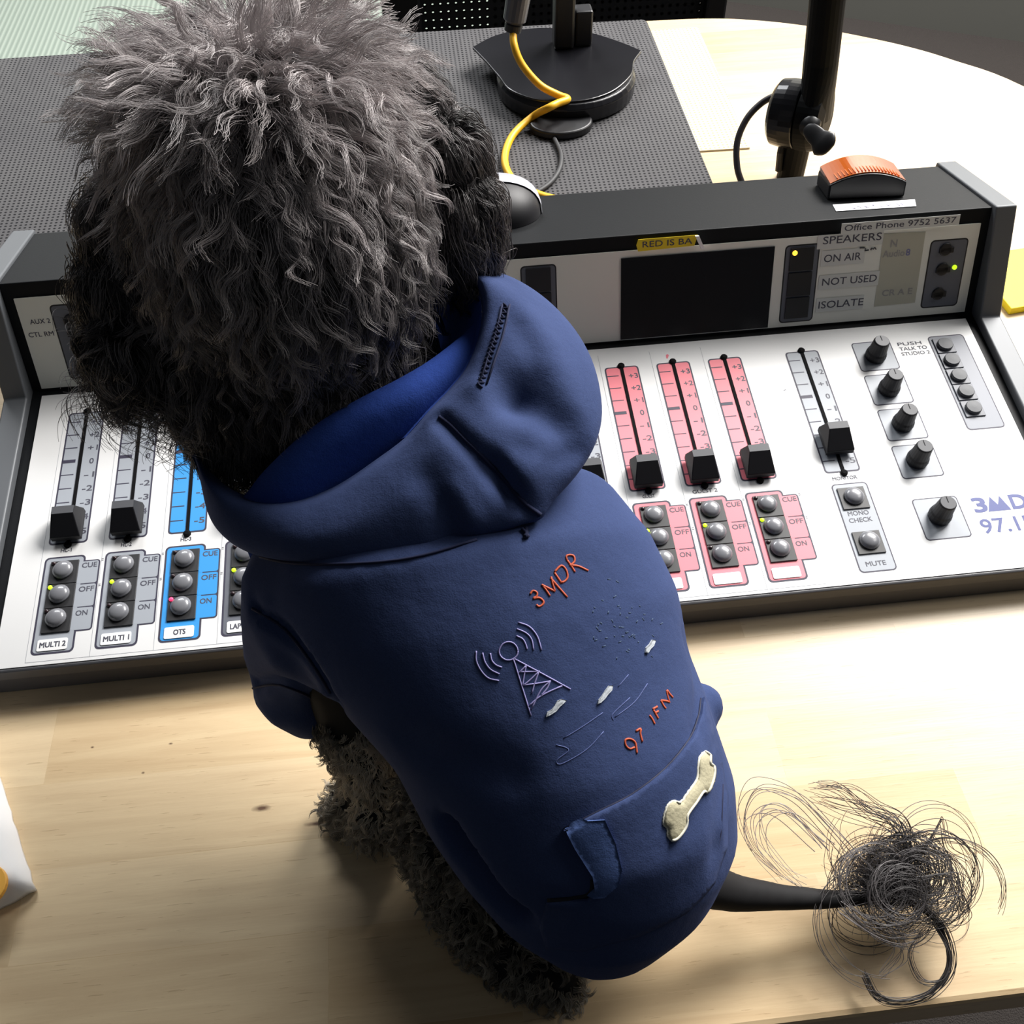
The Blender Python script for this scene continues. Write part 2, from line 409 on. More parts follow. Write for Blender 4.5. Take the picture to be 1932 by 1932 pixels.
def fader_cap(u, v, parent):
    s = MB()
    b = [(u - .0088, v - .0105), (u + .0088, v - .0105), (u + .0088, v + .0095), (u - .0088, v + .0095)]
    t = [(u - .0064, v + .0010), (u + .0064, v + .0010), (u + .0064, v + .0062), (u - .0064, v + .0062)]
    lo = [PT(x, y, .0022) for x, y in b]; md = [PT(x, y, .0060) for x, y in b]; hi = [PT(x, y, .0145) for x, y in t]
    s.add(lo + md + hi, [(3, 2, 1, 0)] + [(i, (i + 1) % 4, 4 + (i + 1) % 4, 4 + i) for i in range(4)] + [(4 + i, 4 + (i + 1) % 4, 8 + (i + 1) % 4, 8 + i) for i in range(4)])
    s.add(hi, [(0, 1, 2, 3)], 1)
    s.box((u - .0022, v - .005, .0006), (u + .0022, v + .005, .0026), 0, PT)
    return s.build('fader_cap', [M['cap_black'], M['cap_grey']], parent, bevel=0.0005)
def dome(u, v, r, h, n=20):
    s = MB(); s.lathe([(r * 1.05, 0.0002), (r * 1.05, .0014), (r, .0016)] + [(r * math.cos(a) * .97, .0016 + h * math.sin(a)) for a in np.linspace(.15, 1.5, 7)], (u, v, 0), n=n, T=PT)
    return s
M['pale_ink'] = mat('pale_ink', (196, 196, 206), .7)
def rc0(u, v, w, h): return [(u, v), (u + w, v), (u + w, v + h), (u, v + h)]
def button_bank(u, fill, label, leds, text_fill, dark=False):
    q = MB()
    q.flat(rrect(u - .0121, -.0706, u + .0116, -.0076, .0028), .00010, 0, PT)
    q.flat(rrect(u + .006, -.0580, u + .0204, -.0116, .0020), .00012, 0, PT)
    q.flat(rrect(u - .0110, -.0695, u + .0105, -.0087, .0021), .00016, 1, PT)
    for v0, v1 in ((-.0272, -.0124), (-.0424, -.0279), (-.0572, -.0431)):
        q.flat(rrect(u + .0080, v0, u + .0195, v1, .0012), .00020, 1, PT)
    for t, v in (('CUE', -.0167), ('OFF', -.0327), ('ON', -.0482)):
        put_text(q, t, u + .0100, v, .0034, PT, .00026, 2, width=.0066 if t == 'ON' else .0086)
    for v in (-.0118, -.0128, -.0288, -.0298): q.flat([(u + .0210, v), (u + .0222, v), (u + .0222, v + .00025), (u + .0210, v + .00025)], .00012, 0, PT)
    p = q.build('button_bank', [M['dark_print'], fill, M['ink']], con)
    s = MB()
    for v0, v1 in ((-.0265, -.0111), (-.0421, -.0269), (-.0577, -.0425)): s.box((u - .0079, v0, .0002), (u + .0082, v1, .0011), 0, PT)
    s.build('bezel', M['bezel'], p, bevel=.0002)
    for i, v in enumerate((-.0176, -.0336, -.0490)):
        d = dome(u - .0002, v, .0056, .0024); d.v = [tuple(np.array(x) + (np.array(PT(0, 0, .0009)) - np.array(PT(0, 0, 0)))) for x in d.v]
        d.build('push_button', M['button_dark'], p, smooth=True)
        l = MB(); l.lathe([(.0013, .0010), (.0013, .0016), (.0007, .0021)], (u - .0061, v + .0050, 0), n=10, T=PT)
        l.build('led', M[leds[i]], p, smooth=True)
    lb = MB(); lb.prism(rrect(u - .0088, -.0686, u + .0078, -.0615, .0010), .0002, .0006, 0, PT)
    if label: put_text(lb, label, u - .0004, -.0667, .0033, PT, .00064, 1, width=min(.0142, .0022 * len(label)), align='c', bold=.0003)
    if u > .41:
        for i_ in range(6): lb.flat(rc0(u - .0060 + .0022 * i_, -.0666 + .0006 * (i_ % 3), .0009, .0004), .00064, 2, PT)
        lb.flat(rc0(u - .0075, -.0622, .0140, .0004), .00064, 2, PT)
    lb.build('name_label', [M['label_white'], M['ink'], M['pale_ink']], p)
    return p
G, O_, R_ = 'led_green', 'led_off', 'led_red'
CH = {0: ('plate_grey', 'HL-1', 'MULTI 2', (O_, G, O_)), 1: ('plate_grey', 'HL-2', 'MULTI 1', (O_, G, O_)), 2: ('plate_blue', 'HL-3', 'OTS', (O_, O_, R_)), 3: ('plate_dark', None, 'LAPTOP', (O_, G, O_)),
      10: ('plate_red', 'GUEST', None, (O_, G, O_)), 11: ('plate_red', 'GUEST 2', None, (O_, G, O_)), 12: ('plate_red', None, None, (O_, G, O_))}
for k in range(13):
    u = 0.035 * k
    pl_, cap_, lab_, led_ = CH.get(k, ('plate_grey', None, None, (O_, G, O_)))
    sp = scale_plate(u, M[pl_], caption=cap_)
    fader_cap(u, 0.0125 if k < 10 else 0.0118, sp) if k != 2 else fader_cap(u, 0.088, sp)
    button_bank(u, M[pl_], lab_, led_, None)
sp = scale_plate(0.4732, M['plate_grey'], caption='MONITOR'); fader_cap(0.4735, 0.0235, sp)
# mono / mute plate
q = MB(); q.flat(rrect(.4624, -.0702, .4851, -.0074, .0028), .0001, 0, PT); q.flat(rrect(.4632, -.0694, .4843, -.0082, .0021), .00016, 1, PT)
for t, v, w in (('MONO', -.0310, .0128), ('CHECK', -.0359, .0142), ('MUTE', -.0662, .0120)): put_text(q, t, .4733, v, .0032, PT, .00022, 2, width=w, align='c')
mp = q.build('button_plate', [M['dark_print'], M['plate_grey'], M['ink']], con)
for v0, v1 in ((-.0266, -.0110), (-.0582, -.0428)):
    s = MB(); s.box((.4651, v0, .0002), (.4817, v1, .0010), 0, PT); s.build('bezel', M['bezel'], mp, bevel=.0002)
    d = dome(.4739, (v0 + v1) / 2 + .0008, .0058, .0024); d.v = [tuple(np.array(x) + (np.array(PT(0, 0, .0008)) - np.array(PT(0, 0, 0)))) for x in d.v]
    d.build('push_button', M['button_dark'], mp, smooth=True)
# rotary knobs on their plates
for i, (v0, kv) in enumerate(((.0786, .0905), (.0498, .0617), (.0208, .0330), (-.0084, .0043), (-.0531, -.0375))):
    hgt = .0254 if i < 4 else .0296
    q = MB(); q.flat(rrect(.5082, v0, .5352 if i < 4 else .5366, v0 + hgt, .0024), .0001, 0, PT); q.flat(rrect(.5089, v0 + .0007, .5345 if i < 4 else .5359, v0 + hgt - .0007, .0019), .00016, 1, PT)
    p = q.build('knob_plate', [M['dark_print'], M['plate_grey']], con)
    s = MB(); s.lathe([(.0068, .0006), (.0070, .0030), (.0066, .0052), (.0060, .0066), (.0052, .0150), (.0050, .0158)], (.5210, kv, 0), n=20, T=PT)
    s.lathe([(.0048, .0156), (.0048, .0161), (.0045, .0163)], (.5210, kv, 0), n=20, mi=1, T=PT)
    s.box((.5207, kv, .0158), (.5213, kv + .0042, .01655), 0, PT)
    s.build('knob', [M['cap_black'], M['cap_grey']], p, bevel=.0003)
# talkback strip
q = MB(); q.flat(rrect(.5615, .0238, .5868, .1041, .0028), .0001, 0, PT); q.flat(rrect(.5623, .0246, .5860, .1033, .0021), .00016, 1, PT)
p = q.build('button_strip', [M['dark_print'], mat('strip_grey', (118, 122, 132), .5)], con)
for v in (.0947, .0811, .0675, .0540, .0403):
    s = MB(); s.box((.5640, v - .0064, .0002), (.5770, v + .0064, .0010), 0, PT); s.build('bezel', M['plate_dark'], p, bevel=.0002)
    s = MB(); s.lathe([(.0052, .0008), (.0052, .0026), (.0048, .0032), (.0010, .0034)], (.5706, v, 0), n=18, T=PT); s.build('push_button', M['button_grey'], p)
# meter panel
q = MB(); q.prism([(-.0317, .0008), (.5945, .0008), (.5945, .0618), (-.0317, .0618)], 0.0, 0.0012, 0, MT)
H1 = .00128
for t, u, s_, w in (('AUX 2', -.0262, .0447, .0126), ('CTL RM', -.0294, .0362, .0156)): put_text(q, t, u, s_, .0032, MT, H1, 1, width=w, bold=.00012)
q.build('meter_panel', [M['meter_white'], M['ink']], con)
s = MB(); s.prism([(.3531, .0015), (.4550, .0015), (.4553, .0573), (.3531, .0573)], .0012, .0018, 0, MT); s.build('display_screen', M['screen'], con)
def strip(u0, u1, s0, s1, face, name='selector_plate'):
    q = MB(); q.flat(rrect(u0, s0, u1, s1, .0028), H1, 0, MT); q.flat(rrect(u0 + .0009, s0 + .0009, u1 - .0009, s1 - .0009, .002), H1 + .0001, 1, MT)
    return q.build(name, [M['black_plastic'], face], con)
for u0, lit in ((.4625, True), (.2870, False)):
    p = strip(u0, u0 + .0236, .0036, .0572, M['plate_dark'])
    for s0, s1 in ((.0395, .0553), (.0222, .0385), (.0066, .0212)):
        b = MB(); b.box((u0 + .0035, s0, .0014), (u0 + .0198, s1, .0024), 0, MT); b.build('square_button', M['black_plastic'], p, bevel=.0003)
    if lit:
        l = MB(); l.lathe([(.0017, .0022), (.0017, .0028), (.0009, .0034)], (u0 + .0064, .0521, 0), n=12, T=MT); l.build('led', M['led_amber'], p, smooth=True)
for u0, n_ in ((.5618, 3), (-.0118, 3)):
    p = strip(u0, u0 + .0262, .0058, .0529 if u0 > 0 else .0562, M['plate_dark'])
    for j, s0 in enumerate((.0461, .0326, .0156) if u0 > 0 else (.0452, .0370, .0257)):
        b = MB(); b.lathe([(.0044, .0013), (.0044, .0020), (.0040, .0024)], (u0 + .0110, s0, 0), n=16, T=MT)
        b.box((u0 + .0066, s0 - .0024, .0014), (u0 + .0166, s0 + .0014, .0024), 0, MT)
        b.build('toggle_button', M['black_plastic'], p, bevel=.0003)
    if u0 > 0:
        l = MB(); l.lathe([(.0016, .0014), (.0016, .0022), (.0008, .0028)], (.5812, .0334, 0), n=12, T=MT); l.build('led', M['led_green'], p, smooth=True)
# tape with handwriting on the meter panel
q = MB(); q.prism([(.5288, .0100), (.5575, .0105), (.5570, .0592), (.5285, .0600)], .0013, .0014, 0, MT)
def scrib(pts, r, mi): q.tube([MT(x, y, .00155) for x, y in pts], r, 5, mi)
def hand(txt, u, s, h, w, mi, z=.0015): put_text(q, txt, u, s, h, MT, z, mi, width=w)
hand('N', .5340, .0505, .0052, .0044, 2); hand('Audio', .5296, .0440, .0046, .0150, 2); hand('8', .5455, .0440, .0046, .0028, 3)
hand('CR A E', .5330, .0170, .0044, .0210, 2)
scrib([(.5133, .0517), (.5165, .0516)], .0004, 4); scrib([(.5172, .0512), (.5169, .0496), (.5195, .0499)], .0004, 4); scrib([(.5209, .0497), (.5214, .0510), (.5226, .0502), (.5236, .0512), (.5245, .0499)], .0004, 4)
q.build('masking_tape', [mat('tape_dull', (178, 176, 160), .6), M['ink'], mat('pencil', (150, 148, 146), .7), mat('pen_blue', (120, 120, 160), .7), mat('marker', (38, 38, 44), .6)], con)
def sticker(pts, T, base, txt, tu, ts, th, tw, m=None, bold=.0001, name='sticker', z=0.0013):
    q = MB(); q.prism(pts, z, z + .00025, 0, T)
    if txt: put_text(q, txt, tu, ts, th, T, z + .0003, 1, width=tw, bold=bold)
    return q.build(name, [m or M['label_tape'], M['ink']], con)
def rc(u0, s0, u1, s1): return [(u0, s0), (u1, s0), (u1, s1), (u0, s1)]
sticker(rc(.4838, .0530, .5283, .0622), MT, None, 'SPEAKERS', .4875, .0561, .0052, .0396, z=.00132)
sticker(rc(.4876, .0412, .5172, .0516), MT, None, 'ON AIR', .4895, .0439, .0052, .0252)
sticker(rc(.4876, .0252, .5292, .0350), MT, None, 'NOT USED', .4900, .0279, .0051, .0377)
sticker(rc(.4876, .0094, .5206, .0190), MT, None, 'ISOLATE', .4892, .0119, .0052, .0313)
sticker(rc(.4985, .0625, .5783, .0692), MT, None, 'Office Phone 9752 5637', .5006, .0642, .0040, .0752, z=.0026)
q = MB(); q.prism([(.3640, .0614), (.4010, .0624), (.4030, .0692), (.3640, .0692), (.3628, .0655)], .0026, .0029, 0, MT)
put_text(q, 'RED IS BA', .3668, .0638, .0040, MT, .0030, 1, width=.0325, bold=.00012)
q.prism([(.4010, .0690), (.4034, .0690), (.4072, .0606), (.4052, .0604)], .0030, .0052, 2, MT)
q.build('sticker', [M['label_yellow'], M['ink'], M['label_white']], con)
q = MB(); q.prism([(.4998, .0125), (.5535, .0105), (.5576, .0222), (.5016, .0240)], 0.0003, .0006, 0, TP)
rnd = random.Random(5)
for i in range(9):
    u = .5055 + i * .0050; z = [(u + rnd.uniform(0, .003), .0165 + rnd.uniform(-.002, .003)) for _ in range(4)]
    q.tube([TP(a, b - .0015, .0007) for a, b in z], .00022, 4, 1)
q.build('sticker', [M['label_white'], mat('faded_pen', (150, 146, 172), .7)], con)

# ---------------------------------------------------------------- things on and behind the table
# amber beacon lying on the console's sloping top
bc = thing('beacon_lamp', TP(.528, .045, 0), 'small amber warning lamp in an arched black housing on the console top', 'lamp')
def arch(u0, u1, e, p, n=14, lift=0.0):
    return [(u0 + (u1 - u0) * k / n, e + (p - e) * (1 - (2 * k / n - 1) ** 2) + lift) for k in range(n + 1)]
def BP(u, h, t):                                        # lamp frame: slightly turned on the top
    a = -0.09; du = u - .5285; dt = t - .045
    return TP(.5285 + du * math.cos(a) - dt * math.sin(a), .045 + du * math.sin(a) + dt * math.cos(a), h)
mb = MB(); mb.prism([(.5545, .0002), (.5025, .0002)] + arch(.5025, .5545, .0105, .0172), .0310, .0610, 0, BP)
mb.build('housing', M['black_plastic'], bc, bevel=.0012)
amber = mat('amber_lens', (180, 84, 10), .16, coat=.6, trans=.25)
mb = MB()
up = arch(.5032, .5538, .0112, .0180, 22); dn = arch(.5032, .5538, .0085, .0150, 22)
for i in range(22):
    mb.prism([dn[i], dn[i + 1], up[i + 1], up[i]], .0322, .0600, 0, lambda u, h, t: BP(u, h + .0006 * (1 - abs((t - .046) / .0142) ** 2) + .0022 * (t > .05), t))
mb.build('lens', amber, bc)
mb = MB()
for i in range(2, 21):
    u, h = up[i]; mb.box((u - .0003, h - .0006, .0335), (u + .0003, h + .0009, .0420), 0, BP)
mb.build('lens_ribs', mat('amber_deep', (214, 90, 10), .3), bc)

# mouse on the console top
mo = thing('computer_mouse', TP(.277, .055, 0), 'black computer mouse with a silver band lying on the console top beside the dog', 'mouse')
def mouse_patch(a0, a1, grow, name, m, z0=0.0):
    q = MB(); na, nb = 28, 18; vs = []
    for i in range(na + 1):
        ph = math.radians(a0 + (a1 - a0) * i / na)          # from the tail (0) over the crest (90) to the nose (180)
        for j in range(nb + 1):
            th = math.pi * j / nb
            y = -math.cos(ph); r = math.sqrt(max(1 - abs(y) ** 2.6, 0))
            x = -math.cos(th) * r; h = math.sin(th) ** .8 * r ** .9
            vs.append(TP(.2765 + x * (.0315 + grow), .0600 + y * (.0360 + grow), .0003 + h * (.0235 + grow) * (1.0 - .25 * max(y, 0))))
    q.add(vs, [(i * (nb + 1) + j, i * (nb + 1) + j + 1, (i + 1) * (nb + 1) + j + 1, (i + 1) * (nb + 1) + j) for i in range(na) for j in range(nb)])
    return q.build(name, m, mo, smooth=True)
mouse_patch(1, 179, 0.0, 'body', mat('mouse_black', (22, 21, 26), .55))
mouse_patch(72, 112, .0010, 'silver_band', mat('mouse_silver', (206, 208, 218), .28, metal=.35))

# desk stand with a round base, its post going up
st = thing('desk_stand', (.378, .545, TZ + .0022), 'black desk stand with a heavy round base and upright post on the dark mat', 'stand')
mb = MB(); mb.lathe([(.060, 0), (.0665, .002), (.0672, .015), (.0640, .0195)], (.377, .5415, TZ + .0024), n=48); mb.build('base', M['black_gloss'], st, smooth=False, bevel=.0008)
fan = smooth_path([(.291, .597), (.312, .616), (.336, .626), (.362, .6285), (.386, .623), (.412, .611), (.437, .589), (.4555, .567)], 5) + smooth_path([(.449, .556), (.4435, .545), (.436, .520), (.412, .492), (.380, .480), (.345, .4865), (.320, .508), (.3115, .535), (.302, .566)], 5)
mb = MB(); mb.prism([tuple(p) for p in fan], TZ + .0212, TZ + .0238); mb.build('base_cover', M['black_gloss'], st, bevel=.0008)
mb = MB(); mb.box((.3705, .578, TZ + .0238), (.3905, .598, TZ + .42)); mb.build('post', M['black_plastic'], st, bevel=.003)
mb = MB(); mb.box((.3915, .582, TZ + .0238), (.4085, .600, TZ + .058)); mb.build('clamp_block', M['black_plastic'], st, bevel=.002)
mb = MB(); mb.lathe([(.006, 0), (.0075, .001), (.0075, .010), (.005, .012)], (.400, .591, TZ + .085), axis=(1, 0, 0), n=16); mb.tube([(.3905, .589, TZ + .085), (.402, .591, TZ + .085)], .003, 8); mb.build('knob', M['black_plastic'], st)
# flat oval puck in front of the stand
mb = MB(); c = [(.3625 + .0295 * math.cos(a), .4725 + .0220 * math.sin(a)) for a in np.linspace(0, 2 * math.pi, 40, endpoint=False)]
mb.prism(c, TZ + .0024, TZ + .0100); tag(mb.build('oval_puck', M['black_plastic'], bevel=.002, segs=3), 'flat black oval puck on the dark mat in front of the stand base', 'puck')
# yellow cable with its plug
cb = thing('microphone_cable', tuple(tab(950, 280, .004)), 'yellow cable looping over the stand base and behind the console', 'cable')
pts = [tab(968, 50, .075), tab(970, 85, .066), tab(985, 122, .052), tab(1018, 160, .036), tab(1052, 179, .028), tab(1071, 187, .0260), tab(1052, 195, .0268), tab(1034, 204, .0258), tab(1005, 220, .0120), tab(967, 256, .0066), tab(952, 300, .0060), tab(966, 337, .0060), tab(1000, 360, .0060), tab(1040, 374, .0060), tab(1090, 380, .006)]
mb = MB(); mb.tube(smooth_path(pts, 7), .0034, 10); mb.build('cord', mat('cable_yellow', (238, 180, 30), .45), cb, smooth=True)
a0 = Vector(tab(968, 54, .074)); a1 = Vector(tab(984, -40, .115))
mb = MB(); d = (a1 - a0); mb.lathe([(.0068, 0), (.0072, .005), (.0105, .008), (.0112, d.length)], a0, axis=d, n=20); mb.build('plug', mat('plug_grey', (96, 97, 104), .35, metal=.4), cb, smooth=False)
mb = MB(); mb.lathe([(.0078, -.002), (.0082, .004), (.0070, .006)], a0, axis=d, n=20); mb.build('strain_relief', M['black_plastic'], cb)
# thin dark cord on the mat
mb = MB(); mb.tube(smooth_path([tab(1046, 262, .0045), tab(1058, 290, .0045), tab(1056, 318, .0045), tab(1038, 345, .0045), tab(1005, 366, .0045), tab(960, 378, .0045)], 7), .0022, 8)
tag(mb.build('thin_cord', mat('cord_dark', (52, 52, 54), .6), smooth=True), 'thin dark cord curving over the mat from the oval puck', 'cord')

# microphone boom arm behind the console
ba = thing('boom_arm', (.5515, .3683, TZ), 'black microphone boom arm with a round elbow joint rising behind the console', 'microphone arm')
mb = MB(); mb.lathe([(.0115, 0), (.0115, .045)], (.5515, .3683, TZ), n=20); mb.build('post', M['black_metal'], ba)
ax = Vector((.80, -.58, .10)).normalized(); jc = Vector((.5505, .3690, TZ + .0580))
mb = MB(); mb.lathe([(.0215, -.0245), (.0262, -.021), (.0275, -.012), (.0275, -.001), (.0262, 0)], jc, axis=ax, n=40); mb.build('joint', M['black_gloss'], ba, bevel=.0006)
mb = MB(); mb.lathe([(.0262, .0004), (.0275, .0012), (.0275, .012), (.0250, .019), (.014, .022)], jc, axis=ax, n=40)
base = jc + ax * .011; top = Vector(at(1579, -170, .735)); up_ = (top - base).normalized()
e1 = (ax - up_ * ax.dot(up_)).normalized(); e2 = up_.cross(e1)
vs = []; prof = [(0.000, .0125, .022), (.018, .0130, .0215), (.032, .0135, .0175), (.045, .0138, .0148), (.06, .0138, .0142), ((top - base).length, .0138, .0142)]
for h, ra, rb in prof:
    for k in range(24):
        a = 2 * math.pi * k / 24; vs.append(base + up_ * h + e1 * (ra * math.cos(a)) + e2 * (rb * math.sin(a)))
mb.add(vs, [(i * 24 + k, i * 24 + (k + 1) % 24, (i + 1) * 24 + (k + 1) % 24, (i + 1) * 24 + k) for i in range(5) for k in range(24)] + [[5 * 24 + k for k in range(24)]])
mb.build('upper_arm', M['black_metal'], ba, smooth=False)
kc = Vector(at(1543, 260, .808)); kd = (Vector(at(1568, 284, .803)) - Vector(at(1518, 236, .813))).normalized(); kn = (Vector(CAM_LOC) - kc).normalized(); kn = (kn - kd * kn.dot(kd)).normalized(); kw = kd.cross(kn)
mb = MB(); vs = []; NA, NB = 24, 12
for i in range(NB + 1):
    ph = math.pi * i / NB
    for k in range(NA):
        a = 2 * math.pi * k / NA; x = -math.cos(ph); wdt = math.sin(ph) ** .7 * (.62 + .38 * (x > 0) * min(1, x * 2) if x > 0 else .62)
        vs.append(kc + kd * (.0150 * x) + kw * (.0120 * wdt * math.cos(a)) + kn * (.0038 * wdt * math.sin(a)))
mb.add(vs, [(i * NA + k, i * NA + (k + 1) % NA, (i + 1) * NA + (k + 1) % NA, (i + 1) * NA + k) for i in range(NB) for k in range(NA)])
mb.lathe([(.0075, 0), (.0075, (kc - (jc + ax * .012)).length * .8)], jc + ax * .012, axis=(kc - kd * .012) - (jc + ax * .012), n=16)
mb.build('wing_knob', M['black_plastic'], ba, smooth=True)
mb = MB(); mb.tube([tuple(Vector(tab(1466, 296)) * 0 + Vector((.5385, .3690, TZ + .034))), (.5375, .3670, TZ + .026), (.5385, .365, TZ + .010)], .0030, 8); mb.build('cable_clip', M['black_plastic'], ba)
mb = MB(); pts = [tab(1402, 352, .003), tab(1391, 316, .014), tab(1391, 268, .030), tab(1408, 226, .045), tab(1434, 197, .056), tab(1462, 181, .064), tab(1500, 170, .070)]
mb.tube(smooth_path(pts, 7), .0028, 10); mb.build('cord', mat('cord_grey', (62, 60, 66), .5), ba, smooth=True)

# white packet at the left edge, yellow note pad at the right
pk = thing('paper_packet', tuple(tab(0, 1600)), 'crumpled white paper packet with an orange corner at the left edge of the table', 'packet')
A_ = tab(0, 1500, .012); B_ = tab(53, 1664, .012); u_ = (A_ - B_)[:2]; u_ = u_ / np.linalg.norm(u_); n_ = np.array([-u_[1], u_[0]])
bm = bmesh.new(); NX, NY = 36, 24; rnd = np.random.RandomState(3); grid = []
for i in range(NX + 1):
    row = []
    for j in range(NY + 1):
        a, b = i / NX, j / NY
        p = B_[:2] + u_ * (a * .19) + n_ * (b * .12)
        ed = min(a, 1 - a) * .19; ed = min(ed, min(b, 1 - b) * .12)
        z = .0035 + .0105 * min(1, ed / .010) ** .6 + .0012 * math.sin(a * 40 + b * 9) * math.sin(b * 31 + 3 * a) + rnd.uniform(-.0006, .0006)
        row.append(bm.verts.new((p[0] + rnd.uniform(-.0006, .0006), p[1] + rnd.uniform(-.0006, .0006), TZ + z)))
    grid.append(row)
for i in range(NX):
    for j in range(NY): bm.faces.new((grid[i][j], grid[i + 1][j], grid[i + 1][j + 1], grid[i][j + 1]))
r = bmesh.ops.extrude_face_region(bm, geom=list(bm.faces))
for g_ in r['geom']:
    if isinstance(g_, bmesh.types.BMVert): g_.co.z = TZ + .0005 + (.002 if g_.is_boundary else 0)
me = bpy.data.meshes.new('wrapper'); bm.to_mesh(me); bm.free(); me.polygons.foreach_set('use_smooth', [True] * len(me.polygons)); me.materials.append(mat('paper_white', (240, 240, 242), .6)); o = bpy.data.objects.new('wrapper', me); COL.objects.link(o); attach(o, pk)
mb = MB(); c0 = tab(-30, 1672, .0150)
mb.lathe([(.0105, -.002), (.0105, .0004), (.0100, .0006)], c0, n=24); mb.build('orange_print', mat('orange_print', (240, 178, 70), .5), pk)
mb = MB(); mb.prism([(.663, .166), (.745, .176), (.738, .241), (.656, .232)], TZ, TZ + .006); tag(mb.build('note_pad', mat('pad_yellow', (246, 226, 30), .6), bevel=.0006), 'bright yellow note pad on the table right of the console', 'note pad')
mb = MB(); mb.tube(smooth_path([(-.30, .08, TZ + .003), (-.15, .085, TZ + .003), (-.10, .075, TZ + .003), (-.062, .060, TZ + .003), (-.058, -.02, TZ + .003)], 6), .003, 8)
tag(mb.build('black_lead', M['black_plastic'], smooth=True), 'black lead on the table along the left side of the console', 'cable')

# pale green ribbed rug on the floor behind the table
mb = MB(); mb.box((-1.7, 1.30, 0.0005), (0.52, 3.3, 0.008)); tag(mb.build('ribbed_rug', M['ribbed']), 'pale green ribbed rug on the floor behind the table', 'rug')
# office chair behind the table
ch = thing('office_chair', (.43, .99, 0), 'black office chair with a mesh back behind the far table edge', 'chair')
X0, X1, YB = .197, .668, 1.0
mb = MB(); mb.box((X0, YB - .018, .50), (X0 + .052, YB + .012, 1.06)); mb.box((X1 - .030, YB - .018, .50), (X1, YB + .012, 1.06)); mb.box((X0 + .05, YB - .018, 1.02), (X1 - .03, YB + .012, 1.06)); mb.box((X0 + .05, YB - .018, .50), (X1 - .03, YB + .012, .54))
mb.build('back_frame', M['black_plastic'], ch, bevel=.004)
mb = MB(); mb.box((X0 + .045, YB - .006, .53), (X1 - .025, YB - .003, 1.03)); mb.build('mesh_back', M['chair_mesh'], ch)
mb = MB(); mb.box((.345, YB + .014, .44), (.64, YB + .026, 1.04)); mb.build('lumbar_support', M['black_plastic'], ch, bevel=.006)
mb = MB(); mb.prism(rrect(.20, .70, .66, 1.0, .06), .43, .49); mb.build('seat', mat('seat_fabric', (36, 36, 40), .9), ch, bevel=.015, segs=3)
mb = MB(); mb.lathe([(.03, .09), (.03, .25), (.018, .26), (.018, .43)], (.43, .87, 0), n=20); mb.build('gas_lift', M['black_metal'], ch)
for k in range(5):
    a = 2 * math.pi * k / 5 + .3; e = Vector((.43 + .27 * math.cos(a), .87 + .27 * math.sin(a), .075))
    mb = MB(); mb.tube([(.43, .87, .115), e], [.024, .016], 8); q = mb.build('base_leg', M['black_plastic'], ch)
    w = MB(); w.lathe([(.012, -.02), (.026, -.016), (.026, .016), (.012, .02)], (e.x, e.y, .027), axis=(-math.sin(a), math.cos(a), 0), n=16); w.build('castor', M['black_plastic'], q)

# ---------------------------------------------------------------- the dog
def evaluated(o):
    dg = bpy.context.evaluated_depsgraph_get()
    return bpy.data.meshes.new_from_object(o.evaluated_get(dg))
def blob_mesh(name, blobs, extra, voxel, smooth_n, m, zfloor=0.0):
    """one continuous skin over ellipsoids and tapered limbs"""
    bm = bmesh.new()
    for b in blobs:
        if b[0] == 's':
            _, c, r = b[:3]
            mt = Matrix.Translation(Vector(c)) @ (b[3].to_4x4() if len(b) > 3 else Matrix()) @ Matrix.Diagonal((*(r if hasattr(r, '__len__') else (r, r, r)), 1))
            bmesh.ops.create_icosphere(bm, subdivisions=3, radius=1.0, matrix=mt)
        else:
            pts, rs = b[1], b[2]
            for i in range(len(pts) - 1):
                p, q = np.array(pts[i]), np.array(pts[i + 1]); L = np.linalg.norm(q - p)
                n = max(2, int(L / (0.30 * min(rs[i], rs[i + 1]))) + 1)
                for k in range(n + 1):
                    t = k / n
                    bmesh.ops.create_icosphere(bm, subdivisions=2, radius=float(rs[i] * (1 - t) + rs[i + 1] * t), matrix=Matrix.Translation(Vector(p * (1 - t) + q * t)))
    me = bpy.data.meshes.new(name); bm.to_mesh(me); bm.free()
    if extra:
        bm = bmesh.new(); bm.from_mesh(me)
        for vs, fs in extra:
            V = [bm.verts.new(v) for v in vs]
            for f in fs: bm.faces.new([V[i] for i in f])
        bmesh.ops.recalc_face_normals(bm, faces=bm.faces); bm.to_mesh(me); bm.free()
    o = bpy.data.objects.new(name, me); COL.objects.link(o)
    r = o.modifiers.new('r', 'REMESH'); r.mode = 'VOXEL'; r.voxel_size = voxel
    s = o.modifiers.new('s', 'SMOOTH'); s.factor = 0.5; s.iterations = smooth_n
    me2 = evaluated(o); o.modifiers.clear(); o.data = me2; bpy.data.meshes.remove(me)
    zc = np.empty(len(me2.vertices) * 3); me2.vertices.foreach_get('co', zc); zc[2::3] = np.maximum(zc[2::3], TZ + .0006 + zfloor); me2.vertices.foreach_set('co', zc); me2.update()
    me2.name = name; me2.materials.clear(); me2.materials.append(m)
    me2.polygons.foreach_set('use_smooth', [True] * len(me2.polygons))
    return o
A = lambda px, py, d: at(px, py, d)

